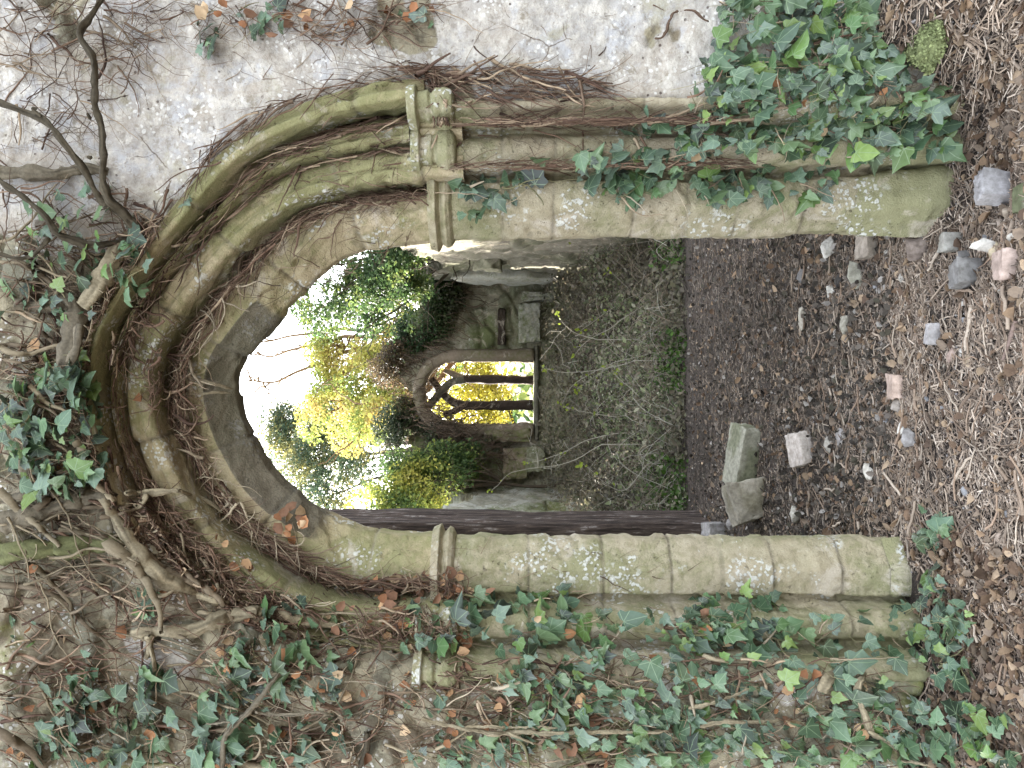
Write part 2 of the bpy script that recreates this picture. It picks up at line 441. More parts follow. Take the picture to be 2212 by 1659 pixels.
# distance field to the path
def path_dist(x, z):
    x = np.asarray(x, float).ravel(); z = np.asarray(z, float).ravel()
    D = np.empty(len(x)); I = np.empty(len(x), int)
    sub = np.arange(0, NP, 2)
    PX, PZ = PATH[sub, 0], PATH[sub, 1]
    for s in range(0, len(x), 20000):
        dx = x[s:s + 20000, None] - PX; dz = z[s:s + 20000, None] - PZ
        d2 = dx * dx + dz * dz
        k = d2.argmin(1); I[s:s + 20000] = sub[k]; D[s:s + 20000] = np.sqrt(d2[np.arange(len(k)), k])
    side = (x - PATH[I, 0]) * NRM[I, 0] + (z - PATH[I, 1]) * NRM[I, 1]
    return D * np.sign(side), I

LEV = np.linspace(0, 1, 33); FINE = np.linspace(0, 3, 3001)
SQ = np.array([squeeze(FINE, w) for w in LEV])
def unsqueeze(d, I):
    k = np.rint(WC[I] * 32).astype(int)
    out = np.empty(len(d))
    for q in np.unique(k):
        m = k == q
        out[m] = np.interp(d[m], SQ[q], FINE)
    return np.where(d < 0, d, out)

# wall relief (depth towards the viewer is negative y)
def wall_masks(x, z):
    x = np.asarray(x, float).ravel(); z = np.asarray(z, float).ravel()
    n = fbm(p2(x, z, 1.3), 4, 3)
    left = sstep(-0.35, -0.85, x + 0.25 * n)
    over = sstep(2.85, 3.25, z + 0.25 * n) * sstep(0.62, 0.25, x + 0.1 * n)
    rub = np.clip(np.maximum(left * 0.9, over), 0, 1)
    loss = sstep(0.22, 0.42, fbm(p2(x, z, 2.1), 4, 21)) * 0.7
    band = np.exp(-((x - 1.12) / 0.10) ** 2) * sstep(2.15, 1.9, z) * 0.25
    ren = np.clip(1 - np.maximum(np.maximum(rub, loss), band), 0, 1)
    ren = np.maximum(ren, 0.75 * sstep(0.25, 0.55, fbm(p2(x, z, 1.7), 3, 41)) * left)
    moss = np.clip(0.35 * rub + 0.5 * fbm(p2(x, z, 1.9), 3, 61) * rub + 0.55 * sstep(0.25, -0.1, z) + 0.35 * band / 0.3 * 0.5, 0, 1)
    return ren, moss, rub

def wall_relief(x, z):
    x = np.asarray(x, float).ravel(); z = np.asarray(z, float).ravel()
    ren, moss, rub = wall_masks(x, z)
    wx = x * 5.2 + 0.5 * fbm(p2(x, z, 4.0), 2, 7); wz = z * 7.4 + 0.5 * fbm(p2(x, z, 4.0), 2, 8)
    f1, f2, cid = worley(wx, wz, 3)
    bul = sstep(0.02, 0.30, f2 - f1)
    rs = sstep(.40, .58, ren + .25 * fbm(p2(x, z, 11), 3, 14))
    y = -(bul * (0.014 + 0.034 * cid)) * (1 - rs) - 0.026 * rs
    y = y - 0.012 * fbm(p2(x, z, 2.6), 4, 12) - 0.004 * fbm(p2(x, z, 26), 3, 31) * (0.6 + ren)
    f1b, f2b, cb = worley(x * 14, z * 14, 8)
    y = y + 0.006 * (1 - sstep(0.1, 0.3, f1b)) * (cb > 0.7)
    return y + 0.012, cid

APROF_D, APROF_Y = ARCH_PROF[3:, 0], ARCH_PROF[3:, 1]
JPROF_D, JPROF_Y = JAMB_PROF[3:, 0], JAMB_PROF[3:, 1]
def bury(dn, I, z):
    """earth and roots heaped over the left shoulder of the arch: the wall's skin swallows the outer mouldings"""
    k = sstep(ihl - 14, ihl + 10, I) * (z > Z_IMP_HI - .1)
    return k * (0.075 * sstep(.52, .42, dn) - 0.05 * np.exp(-((dn - .62) / .13) ** 2))

def front(x, z):
    """y of the wall's visible surface (wall-local) at (x, z)"""
    d, I = path_dist(x, z)
    dn = unsqueeze(d, I)
    w, _ = wall_relief(x, z)
    bur = (I > ihl - 6)
    isj = (np.asarray(z).ravel() < Z_IMP_HI - 0.02)
    ya = np.interp(dn, APROF_D, APROF_Y); yj = np.interp(dn, JPROF_D, JPROF_Y)
    y = np.where(isj, np.where(dn < 0.475, yj, w), np.where(dn < np.where(bur, .41, 0.57), ya, w + bury(dn, I, z)))
    y = np.where(dn < 0, 0.33, y)
    return y, dn, I

WALL = empty('stone_wall', L2W(np.array(0.), np.array(0.4), np.array(0.)), 'weathered old stone wall holding the moulded pointed archway, roots clinging over it', 'wall')

ihr = int(np.argmax(PATH[:, 1] > float(wl(np.array([933.]), np.array([190.]), -.03)[1][0])))
def path_index(X, Y):
    x_, z_ = wl(float(X), float(Y), ARR_Y)
    return int(np.argmin((PATH[:, 0] - x_) ** 2 + (PATH[:, 1] - z_) ** 2))
ihl = path_index(575, 978)
i_dark0, i_dark1, i_dark2 = path_index(606, 684), path_index(640, 1045), path_index(790, 1145)
# --- the wall's face
gx = np.arange(-2.7, 2.701, 0.0125); gz = np.arange(-0.45, 4.70, 0.0125)
GX, GZ = np.meshgrid(gx, gz)
xr, zr = GX.ravel(), GZ.ravel()
dd, II = path_dist(xr, zr); dn = unsqueeze(dd, II)
yr, cid = wall_relief(xr, zr)
ren, moss, rub = wall_masks(xr, zr)
limit = np.where(zr < Z_IMP_HI, 0.478, 0.555)
limit = np.where((II > ihl - 6) & (zr > Z_IMP_HI), 0.405, limit)
yr = yr + bury(dn, II, zr)
yr = yr + np.where(dn < limit + 0.02, 0.008, 0)
keepv = (dn > limit).reshape(GX.shape)
keep = keepv[:-1, :-1] & keepv[1:, :-1] & keepv[:-1, 1:] & keepv[1:, 1:]
V = L2W(xr, yr, zr)
f = grid_faces(len(gz), len(gx), keep)[:, ::-1]
msk = np.stack([ren, moss, cid, np.ones_like(ren)], 1)
V, f, at_ = compact(V, f, {'msk': msk})
part('wall_face', WALL, V, f, M['wall'], attrs=at_)
# --- its rear skin, with the same opening, so that the wall has its thickness
gx2 = np.arange(-2.7, 2.701, 0.06); gz2 = np.arange(-0.35, 4.70, 0.06)
GX2, GZ2 = np.meshgrid(gx2, gz2); d2, _ = path_dist(GX2, GZ2)
kv = (d2 > 0.24).reshape(GX2.shape)
kp = kv[:-1, :-1] & kv[1:, :-1] & kv[:-1, 1:] & kv[1:, 1:]
yb = 0.79 + 0.03 * fbm(p2(GX2, GZ2, 3), 3, 5)
V = L2W(GX2.ravel(), yb, GZ2.ravel()); f = grid_faces(len(gz2), len(gx2), kp)
n0 = len(V)
# ends and coping close the box
def strip(pts_a, pts_b):
    return np.vstack([pts_a, pts_b]), grid_faces(2, len(pts_a))
tx = gx2; top_a = L2W(tx, np.full(len(tx), 0.0), np.full(len(tx), 4.69)); top_b = L2W(tx, np.full(len(tx), 0.8), np.full(len(tx), 4.69))
Vs, fs = strip(top_a, top_b)
V = np.vstack([V, Vs]); f = np.vstack([f, fs + n0]); n0 = len(V)
for xe in (-2.7, 2.7):
    ea = L2W(np.full(len(gz2), xe), np.full(len(gz2), 0.0), gz2); eb = L2W(np.full(len(gz2), xe), np.full(len(gz2), 0.8), gz2)
    Vs, fs = strip(ea, eb); V = np.vstack([V, Vs]); f = np.vstack([f, fs + n0]); n0 = len(V)
V, f, at_ = compact(V, f, {'msk': np.tile([[0.1, 0.5, 0.5, 1]], (len(V), 1))})
part('wall_rear', WALL, V, f, M['wall'], attrs=at_)

def refine(prof, ds=0.009, soft=2):
    P = resample(prof, ds)
    return smooth_line(P, 1, soft)

def joints(n, spacing, seed):
    r = np.random.default_rng(seed); out = []; s = spacing * r.uniform(0.3, 0.9)
    while s < n * 0.01:
        out.append(s); s += spacing * r.uniform(0.75, 1.25)
    return np.array(out)

def sweep(i0, i1, prof, spacing, seed, jit=0.006, end_caps=False, mossf=0.5, dark_cols=None):
    """sweep a (d, y) profile along path samples i0..i1, with voussoir joints"""
    r = np.random.default_rng(seed)
    P = refine(prof, .006, 1); npf = len(P)
    T = np.gradient(P, axis=0); T /= (np.linalg.norm(T, axis=1, keepdims=True) + 1e-9)
    PN = np.stack([-T[:, 1], T[:, 0]], 1)
    if PN[np.argmin(P[:, 1])][1] > 0: PN = -PN
    ii = np.arange(i0, i1 + 1); s = (ii - i0) * 0.01
    J = joints(len(ii), spacing, seed)
    blk = np.searchsorted(J, s)
    nb = len(J) + 1
    bo = r.normal(0, jit, (nb, 2)); brv = r.random(nb)
    dj = np.min(np.abs(s[:, None] - J[None, :]), 1) if len(J) else np.full(len(s), 9.)
    groove = np.exp(-(dj / 0.007) ** 2)
    d = np.broadcast_to(P[None, :, 0], (len(ii), npf)).copy(); y = np.broadcast_to(P[None, :, 1], d.shape).copy()
    cx = PATH[ii, 0][:, None] + 0 * d; cz = PATH[ii, 1][:, None] + 0 * d
    nz = fbm(np.stack([(cx + d).ravel() * 5, y.ravel() * 5, (cz + d).ravel() * 5], 1), 4, seed).reshape(d.shape)
    n2 = fbm(np.stack([(cx + d).ravel() * 30, y.ravel() * 30, (cz + d).ravel() * 30], 1), 2, seed + 2).reshape(d.shape)
    off = 0.009 * nz + 0.003 * n2 - 0.011 * groove[:, None] * (.6 + .8 * n2) - 0.018 * sstep(0.3, 0.7, nz)
    free = sstep(0.0, 0.02, P[:, 0] - P[:, 0].min()) if False else np.ones(npf)
    d = d + PN[None, :, 0] * off + bo[blk, 0][:, None] * 0.7
    y = y + PN[None, :, 1] * off + bo[blk, 1][:, None]
    ds = np.empty_like(d)
    for k in range(npf):
        ds[:, k] = np.where(d[:, k] > 0, squeeze(np.maximum(d[:, k], 0), WC[ii]), d[:, k])
    x = PATH[ii, 0][:, None] + NRM[ii, 0][:, None] * ds
    z = PATH[ii, 1][:, None] + NRM[ii, 1][:, None] * ds
    V = L2W(x.ravel(), y.ravel(), z.ravel())
    f = grid_faces(len(ii), npf)
    mo = np.clip(mossf + 0.5 * fbm(np.stack([x.ravel() * 2.2, y.ravel() * 2, z.ravel() * 2.2], 1), 3, 77), 0, 1)
    dk = np.zeros((len(ii), npf))
    if dark_cols is not None:
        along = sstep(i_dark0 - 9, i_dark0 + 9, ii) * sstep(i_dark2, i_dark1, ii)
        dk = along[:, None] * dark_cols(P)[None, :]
    msk = np.stack([np.repeat(brv[blk], npf), np.repeat(groove, npf), mo, dk.ravel()], 1)
    F_ = f.tolist()
    if end_caps:
        F_.append(list(range(npf))[::-1]); F_.append([(len(ii) - 1) * npf + k for k in range(npf)])
        return V, F_, msk
    return V, f, msk

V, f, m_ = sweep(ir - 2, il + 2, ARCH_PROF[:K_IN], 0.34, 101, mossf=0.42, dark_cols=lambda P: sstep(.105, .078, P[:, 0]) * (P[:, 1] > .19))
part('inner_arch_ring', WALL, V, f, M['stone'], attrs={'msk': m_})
V, f, m_ = sweep(ir - 16, il + 12, ARCH_PROF[K_IN - 1:K_OUT], 0.30, 202, mossf=0.62)
part('outer_arch_ring', WALL, V, f, M['stone'], attrs={'msk': m_})
hp = np.vstack([[(.480, .12)], ARCH_PROF[K_HOOD + 1:], [(.580, .12)]])
V, f, m_ = sweep(ihr, ihl, hp, 0.46, 303, end_caps=True, mossf=0.5)
HOOD = part('hood_mould', WALL, V, f, M['stone'], attrs={'msk': m_})

def plan_stack(side, prof, zs, bulge, seed, jointz=None, mossf=0.4, yshift=0.0):
    """a pier whose plan is prof (d, y), stacked over heights zs and swollen by bulge(z)"""
    r = np.random.default_rng(seed)
    P = refine(prof, 0.009, 2); n = len(P)
    T = np.gradient(P, axis=0); T /= (np.linalg.norm(T, axis=1, keepdims=True) + 1e-9)
    PN = np.stack([-T[:, 1], T[:, 0]], 1)
    if PN[np.argmin(P[:, 1])][1] > 0: PN = -PN
    J = jointz if jointz is not None else np.array([])
    blk = np.searchsorted(J, zs); bo = r.normal(0, 0.004, (len(J) + 1, 2)); brv = r.random(len(J) + 1)
    dj = np.min(np.abs(zs[:, None] - J[None, :]), 1) if len(J) else np.full(len(zs), 9.)
    groove = np.exp(-(dj / 0.006) ** 2)
    # the arris line of this jamb at each height
    sub = PATH[:ir + 5] if side > 0 else PATH[il - 5:][::-1]
    px = np.interp(zs, sub[:, 1], sub[:, 0])
    w = WC[0] if side > 0 else WC[-1]
    d = np.broadcast_to(P[None, :, 0], (len(zs), n)).copy(); y = np.broadcast_to(P[None, :, 1], d.shape).copy()
    zz = np.broadcast_to(zs[:, None], d.shape)
    q = np.stack([(d + side * 3).ravel() * 5, y.ravel() * 5, zz.ravel() * 5], 1)
    nz = fbm(q, 4, seed).reshape(d.shape); n2 = fbm(q * 6, 2, seed + 3).reshape(d.shape)
    off = 0.008 * nz + 0.003 * n2 - 0.009 * groove[:, None] * (.6 + .8 * n2) + bulge(zs)[:, None] * (1 + .25 * nz) - 0.016 * sstep(0.3, 0.7, nz)
    d = d + PN[None, :, 0] * off + bo[blk, 0][:, None]
    y = y + PN[None, :, 1] * off + bo[blk, 1][:, None] + yshift
    ds = np.where(d > 0, squeeze(np.maximum(d, 0), w), d)
    x = px[:, None] + side * ds
    V = L2W(x.ravel(), y.ravel(), zz.ravel())
    f = grid_faces(len(zs), n)
    if side < 0: f = f[:, ::-1]
    mo = np.clip(mossf + 0.5 * fbm(np.stack([x.ravel() * 2.2, y.ravel() * 2, zz.ravel() * 2.2], 1), 3, 79) + 0.35 * sstep(0.35, 0.0, zz.ravel()), 0, 1)
    dk = .75 * sstep(-.1, .45, fbm(np.stack([x.ravel() * 4, y.ravel() * 4, zz.ravel() * 3], 1), 4, 83)) * sstep(.75, .35, zz.ravel()) * sstep(-.12, .08, zz.ravel()) * (side > 0)
    msk = np.stack([np.repeat(brv[blk], n), np.repeat(groove, n), mo, dk], 1)
    return V, f, msk, P, (x, y)

def moulding(zlo, zhi, pts):
    """bulge from the height inside a moulding: pts = [(t from the top 0..1, bulge)]"""
    t = np.array([p_[0] for p_ in pts]); b_ = np.array([p_[1] for p_ in pts])
    return lambda z: np.interp((zhi - z) / (zhi - zlo), t, b_)

IMP = [(0, 0.0), (0.03, .040), (.34, .050), (.42, .030), (.50, .012), (.58, .022), (.72, .034), (.88, .024), (.97, .008), (1, 0)]
CAPP = [(0, 0.0), (0.02, .034), (.20, .040), (.24, .014), (.45, .018), (.52, .006), (.61, .026), (.80, .034), (.95, .024), (.99, .004), (1, 0)]
for side, seed in ((1, 11), (-1, 23)):
    r = np.random.default_rng(seed)
    jz = np.cumsum(r.uniform(0.2, 0.34, 14)) - 0.1
    jz = jz[jz < Z_IMP_LO - 0.1]
    zs = np.arange(-0.45, Z_IMP_LO + 0.006, 0.01)
    V, f, m_, P, _ = plan_stack(side, JAMB_PROF, zs, lambda z: 0 * z, seed, jz, 0.40 if side > 0 else 0.45)
    J = part('jamb', WALL, V, f, M['jamb'], attrs={'msk': m_})
    # impost over the inner order
    zs = np.linspace(Z_IMP_LO - 0.003, Z_IMP_HI + 0.003, 34)
    V, f, m_, P, _ = plan_stack(side, JAMB_PROF[:8], zs, moulding(zs[0], zs[-1], IMP), seed + 1, None, 0.35)
    I_ = part('impost', J, V, f, M['jamb'], attrs={'msk': m_}); I_.location = (0, 0, 0)
    I_.data.transform(__import__('mathutils').Matrix.Translation(-Vector(WALL.location)))
    # capital of the outer shafts
    zs = np.linspace(Z_CAP_LO, Z_CAP_HI, 46)
    V, f, m_, P, _ = plan_stack(side, JAMB_PROF[7:], zs, moulding(zs[0], zs[-1], CAPP), seed + 2, None, 0.5, -0.012)
    n_ = len(P)
    F_ = f.tolist(); top = [(len(zs) - 1) * n_ + k for k in range(n_)]; F_.append(top if side > 0 else top[::-1])
    F_.append(list(range(n_))[::-1] if side > 0 else list(range(n_)))
    C_ = part('capital', J, V, F_, M['jamb'], attrs={'msk': m_})
    C_.data.transform(__import__('mathutils').Matrix.Translation(-Vector(WALL.location)))
    # base block
    zs = np.linspace(-0.45, 0.19 if side > 0 else 0.0, 60)
    bl = (lambda z: np.interp(z, [-0.5, 0.05, 0.17, 0.19], [0.035, 0.035, 0.004, 0.0])) if side > 0 else (lambda z: np.interp(z, [-0.5, -0.06, -0.01, 0.0], [0.016, 0.016, 0.004, 0.0]))
    V, f, m_, P, _ = plan_stack(side, JAMB_PROF[3:7], zs, bl, seed + 3, None, 0.75)
    B_ = part('base_block', J, V, f, M['jamb'], attrs={'msk': m_})
    B_.data.transform(__import__('mathutils').Matrix.Translation(-Vector(WALL.location)))
# fix double offset of sub-parts (part() subtracts the jamb's own location, which is zero)

# label stop where the hood turns outward on the right
def rock_verts(size, seed, cuts=9, sub=3, rough=0.05, box=0.0):
    """faceted stone: unit sphere (or box) cut by random planes, scaled to size"""
    import bmesh
    r = np.random.default_rng(seed)
    bm = bmesh.new()
    bmesh.ops.create_icosphere(bm, subdivisions=sub, radius=1.0)
    V = np.array([v.co[:] for v in bm.verts]); f = [[v.index for v in fc.verts] for fc in bm.faces]
    bm.free()
    if box > 0:
        B_ = V / np.max(np.abs(V), axis=1, keepdims=True)
        V = V * (1 - box) + B_ * box * 0.85
    for _ in range(cuts):
        n = r.normal(size=3); n /= np.linalg.norm(n)
        h = r.uniform(0.45, 0.8) if box == 0 else r.uniform(0.75, 1.1)
        e = np.maximum(0, V @ n - h); V = V - n * e[:, None]
    V = V + rough * fbm(V * 2.2 + seed, 3, seed)[:, None] * V
    V = V / np.max(np.abs(V), axis=0)
    return V * np.asarray(size) * 0.5, np.array(f)

# ------------------------------------------------------------------ ground
def bank(x, y):
    x = np.asarray(x, float); y = np.asarray(y, float)
    wob = 0.25 * fbm(np.stack([x.ravel() * 1.2, y.ravel() * 1.2, 0 * x.ravel()], 1), 3, 55).reshape(x.shape)
    return sstep(7.5, 12.0, y + wob) * 0.74 * sstep(24, 14, y)

def ground_z(x, y):
    x = np.asarray(x, float); y = np.asarray(y, float); sh = x.shape
    P = np.stack([x.ravel(), y.ravel(), np.zeros(x.size)], 1)
    near = np.exp(-((y.ravel() - 3) / 14) ** 2)
    z = (0.020 * fbm(P * 1.7, 3, 91) + 0.009 * fbm(P * 9, 3, 92)) * near
    z = z.reshape(sh) + bank(x, y) + G0
    # litter drifted against the foot of the wall, lower in front of the right-hand base
    wy = 3.0 - np.tan(YAW) * x
    z = z + 0.012 * np.exp(-((y - wy + 0.1) / 0.22) ** 2) * sstep(-0.5, -0.75, x) + 0.07 * np.exp(-((y - wy + 0.1) / 0.3) ** 2) * sstep(-1.0, -1.4, x)
    z = z + 0.33 * np.exp(-(np.minimum(y - wy + 0.0, 0) / 0.33) ** 2) * sstep(0.98, 1.35, x) * (np.abs(y - 3) < 2)
    z = z - 0.12 * np.exp(-((x - 0.80) ** 2 + (y - 2.9) ** 2) / 0.14)
    z = z + 0.10 * np.exp(-((x + 1.0) ** 2 / 0.3 + (y - 5.6) ** 2 / 0.5))
    return z

gxs = np.concatenate([-np.geomspace(400, 3.2, 26), np.arange(-3.1, 3.11, 0.035), np.geomspace(3.2, 400, 26)])
gys = np.concatenate([-np.geomspace(400, 1.0, 22), np.arange(-0.9, 2.0, 0.15), np.arange(2.0, 8.0, 0.035), np.arange(8.0, 26, 0.2), np.geomspace(26.2, 500, 26)])
GXX, GYY = np.meshgrid(gxs, gys)
GZZ = ground_z(GXX, GYY)
f = grid_faces(len(gys), len(gxs))
ground = link('ground', new_mesh('ground', np.stack([GXX.ravel(), GYY.ravel(), GZZ.ravel()], 1), f, M['soil']))
tag(ground, 'brown woodland soil floor running through the archway', kind='structure')

# ------------------------------------------------------------------ leaves
LEAF2D = np.array([(0, 0.0), (0.13, -0.13), (0.36, -0.13), (0.50, 0.04), (0.37, 0.22), (0.43, 0.40), (0.25, 0.58), (0.0, 0.98),
                   (-0.25, 0.58), (-0.43, 0.40), (-0.37, 0.22), (-0.50, 0.04), (-0.36, -0.13), (-0.13, -0.13)])
def leaf_template(wide=1.0, seed=0, fold=0.16, droop=0.12):
    r = np.random.default_rng(seed)
    ring = LEAF2D.copy(); ring[:, 0] *= wide
    ring[1:] *= (1 + r.normal(0, 0.10, (len(ring) - 1, 2)))
    cen = np.array([[0, 0.28], [0, 0.58]])
    P = np.vstack([ring, cen])
    z = -fold * np.abs(P[:, 0]) ** 1.0 + 0.02 * r.normal(size=len(P)) - droop * np.maximum(P[:, 1] - 0.3, 0) ** 2 + 0.05
    z[0] -= 0.02
    c0, c1 = 14, 15
    tri = []
    for i in range(14):
        j = (i + 1) % 14
        c = c1 if i in (5, 6, 7, 8) else c0
        tri.append((i, j, c))
    tri += [(5, c1, c0), (c1, 9, c0)]
    return np.column_stack([P, z]), np.array(tri), np.column_stack([P[:, 0] + 0.5, P[:, 1] * 0.8 + 0.25])
TEMPL = [leaf_template(w, s, fo, dr) for w, s, fo, dr in ((1.0, 1, .16, .12), (0.82, 2, .30, .3), (1.15, 3, .08, .2), (0.95, 4, .22, -.1), (1.05, 5, .34, .45), (.9, 6, .05, .35))]

def frame_from(nrm, tip):
    nrm = nrm / (np.linalg.norm(nrm, axis=1, keepdims=True) + 1e-9)
    tip = tip - nrm * np.sum(tip * nrm, 1, keepdims=True)
    tip = tip / (np.linalg.norm(tip, axis=1, keepdims=True) + 1e-9)
    side = np.cross(tip, nrm)
    return side, tip, nrm

def place_leaves(pos, nrm, tip, size, col, templ=None, seed=0):
    r = np.random.default_rng(seed)
    templ = templ or TEMPL
    S, T, Nn = frame_from(nrm, tip)
    k = r.integers(0, len(templ), len(pos))
    V, FF, C, U = [], [], [], []; base = 0
    for q, (tv, tf, tu) in enumerate(templ):
        m = np.nonzero(k == q)[0]
        if not len(m): continue
        v = pos[m][:, None, :] + size[m][:, None, None] * (S[m][:, None, :] * tv[None, :, 0:1] + T[m][:, None, :] * tv[None, :, 1:2] + Nn[m][:, None, :] * tv[None, :, 2:3])
        V.append(v.reshape(-1, 3))
        FF.append((tf[None] + (base + np.arange(len(m)) * len(tv))[:, None, None]).reshape(-1, 3))
        C.append(np.repeat(col[m], len(tv), 0)); U.append(np.tile(np.column_stack([tu, np.zeros(len(tu))]), (len(m), 1)))
        base += len(m) * len(tv)
    return np.vstack(V), np.vstack(FF), np.vstack(C), np.vstack(U)

SIMPLE = [(np.array([(0, 0, 0), (.32, .35, .05), (.2, .75, .0), (0, 1, -.08), (-.2, .75, .0), (-.32, .35, .05), (0, .5, -.06)]),
           np.array([(0, 1, 6), (1, 2, 6), (2, 3, 6), (3, 4, 6), (4, 5, 6), (5, 0, 6)]), np.zeros((7, 2)) + .5)]
CURLY = [(np.array([(0, 0, 0), (.36, .25, .22), (.30, .7, .28), (0, 1, .12), (-.28, .72, .20), (-.38, .28, .30), (0, .5, -.04)]) * np.array([1, 1, s_]),
          np.array([(0, 1, 6), (1, 2, 6), (2, 3, 6), (3, 4, 6), (4, 5, 6), (5, 0, 6)]), np.zeros((7, 2)) + .5) for s_ in (0.6, 1.2, -0.9)]

IVY_DARK = np.array([[.044, .078, .042], [.072, .118, .064], [.068, .108, .070], [.096, .145, .070], [.092, .130, .096]])
IVY_LIGHT = np.array([[.13, .22, .06], [.19, .27, .08], [.10, .18, .07]])
def ivy_colours(n, seed, light=0.12):
    r = np.random.default_rng(seed)
    c = IVY_DARK[r.integers(0, 5, n)] * r.uniform(0.85, 1.9, (n, 1))
    od = r.random(n) < .16; c[od] *= np.array([.5, .45, .5])
    m = r.random(n) < light
    c[m] = IVY_LIGHT[r.integers(0, 3, m.sum())] * r.uniform(0.7, 1.2, (m.sum(), 1))
    return c

def in_poly(px, py, poly):
    poly = np.asarray(poly, float); c = np.zeros(len(px), bool); j = len(poly) - 1
    for i in range(len(poly)):
        xi, yi = poly[i]; xj, yj = poly[j]
        c ^= ((yi > py) != (yj > py)) & (px < (xj - xi) * (py - yi) / (yj - yi + 1e-12) + xi)
        j = i
    return c

def sample_poly(poly, n, seed, clump=0.0, cs=120.):
    r = np.random.default_rng(seed); poly = np.asarray(poly, float)
    lo, hi = poly.min(0), poly.max(0); out = np.zeros((0, 2)); tries = 0
    while len(out) < n and tries < 60:
        tries += 1
        p = r.uniform(lo, hi, (n * 2 + 20, 2)); p = p[in_poly(p[:, 0], p[:, 1], poly)]
        if clump:
            q = fbm(np.column_stack([p / cs, np.zeros(len(p))]), 3, seed + 40)
            p = p[r.random(len(p)) < sstep(-0.25, 0.35, q) * clump + (1 - clump)]
        out = np.vstack([out, p])
    return out[:n]

def wall_pts(px, lift):
    """photo positions -> world points on the wall's real surface, lifted off it; ground if the ray meets the ground first"""
    x, z = wl(px[:, 0], px[:, 1], -0.02)
    for _ in range(2):
        y, _, _ = front(x, z)
        d = rays(px[:, 0], px[:, 1])
        t = ((y - lift) + (WO - CAM) @ EN) / (d @ EN)
        P = CAM + d * t[:, None]
        x = (P - WO) @ EX; z = P[:, 2]
    g = ground_at(np.maximum(px[:, 0], 1150), px[:, 1])
    low = P[:, 2] < ground_z(P[:, 0], P[:, 1]) + 0.02 + 0.5 * np.minimum(lift, 0.06)
    gz_ = ground_z(g[:, 0], g[:, 1])
    g[:, 2] = gz_ + np.minimum(lift, 0.05)
    P[low] = g[low]
    return P, low

BROWN = np.array([[.115, .070, .048], [.165, .105, .072], [.080, .048, .035], [.21, .145, .10], [.31, .235, .16], [.13, .08, .055]])
PALE = np.array([[.42, .33, .23], [.34, .26, .18], [.50, .42, .31]])
DEAD = np.array([[.40, .20, .10], [.32, .15, .075], [.50, .31, .17], [.24, .13, .08], [.55, .40, .25]])

def strands(px, ang, spread, length, r0, seed, lift=(0.0, 0.02), wander=0.35, cols=BROWN, bright=(0.7, 1.3), curl=0.0, rough=0.006):
    """clinging stems over the wall: start px (photo), direction ang (radians in the photo: 0 = photo right = downwards), length in photo px"""
    r = np.random.default_rng(seed)
    n = len(px); lines_px = []
    for i in range(n):
        L = length * r.uniform(0.35, 1.3); step = 9.0; k = max(4, int(L / step))
        a0 = (ang[i] if np.ndim(ang) else ang) + r.normal(0, spread)
        da = np.cumsum(r.normal(0, wander / 3, k)) + curl * r.normal() * np.linspace(0, 1, k)
        A = a0 + da
        P = px[i] + np.cumsum(np.column_stack([np.cos(A), np.sin(A)]) * step, 0)
        P = P - (P[k // 2] - px[i]) * 0.5
        lines_px.append(P)
    cnt = [len(p) for p in lines_px]; allp = np.vstack(lines_px)
    base_l = np.repeat(r.uniform(lift[0], lift[1], n), cnt)
    li = np.concatenate([np.cumsum(r.normal(0, rough, c)) for c in cnt])
    W, low = wall_pts(allp, np.maximum(base_l + np.abs(li), 0.002))
    out, colr = [], []; s = 0
    for c in cnt:
        P = W[s:s + c]
        # break where the strand would jump over the reveal
        jump = np.linalg.norm(np.diff(P, axis=0), axis=1)
        ok = np.nonzero(jump > 0.09)[0]
        e = ok[0] + 1 if len(ok) else c
        if e >= 4:
            rr = r0 * min(math.exp(r.normal(-.25, .72)), 3.6) * np.linspace(1, 0.35, e)
            out.append((P[:e], rr)); colr.append(cols[r.integers(len(cols))] * r.uniform(*bright))
        s += c
    return out, colr

def poly_field(pts, n):
    """even points along a photo polyline + direction angle"""
    P = np.asarray(pts, float); Q = resample(P, 6.0)
    T = np.gradient(Q, axis=0)
    k = RNG.integers(0, len(Q), n)
    return Q[k], np.arctan2(T[k, 1], T[k, 0])

def vine(name, label, cat, groups, seed, group=None, root_px=None):
    """a plant of clinging stems; groups = list of dicts for strands()"""
    lines, cols = [], []
    for i, gdef in enumerate(groups):
        gd = dict(gdef); l_, c_ = strands(seed=seed + i * 13, **gd); lines += l_; cols += c_
    V, FQ, C = tubes(lines, 4, cols)
    lo = V[:, 2].min(); b = V[V[:, 2] < lo + 0.1].mean(0)
    root = empty(name, (b[0], b[1], lo), label, cat, group)
    tag(part('stems', root, V, FQ, M['twig'], attrs={'col': C}), kind='stuff')
    return root

def near_line(pts, n, w, seed):
    r = np.random.default_rng(seed)
    Q, A = poly_field(pts, n)
    return Q + r.normal(0, w, (n, 2)), A

def dead_leaves(root, px, size, seed, lift=(0.01, 0.05)):
    r = np.random.default_rng(seed); n = len(px)
    P, low = wall_pts(np.asarray(px, float), r.uniform(lift[0], lift[1], n))
    nr = np.tile(-EN, (n, 1)) + r.normal(0, 0.6, (n, 3)); nr[low] = [0, 0, 1] + r.normal(0, .4, (low.sum(), 3))
    tip = r.normal(0, 1, (n, 3)) + np.array([0, 0, -0.8])
    c = DEAD[r.integers(0, 5, n)] * r.uniform(0.8, 1.25, (n, 1))
    V, f, C, U = place_leaves(P, nr, tip, size * r.uniform(0.6, 1.3, n), c, CURLY, seed)
    part('dead_leaves', root, V, f, M['litter'], attrs={'col': C})

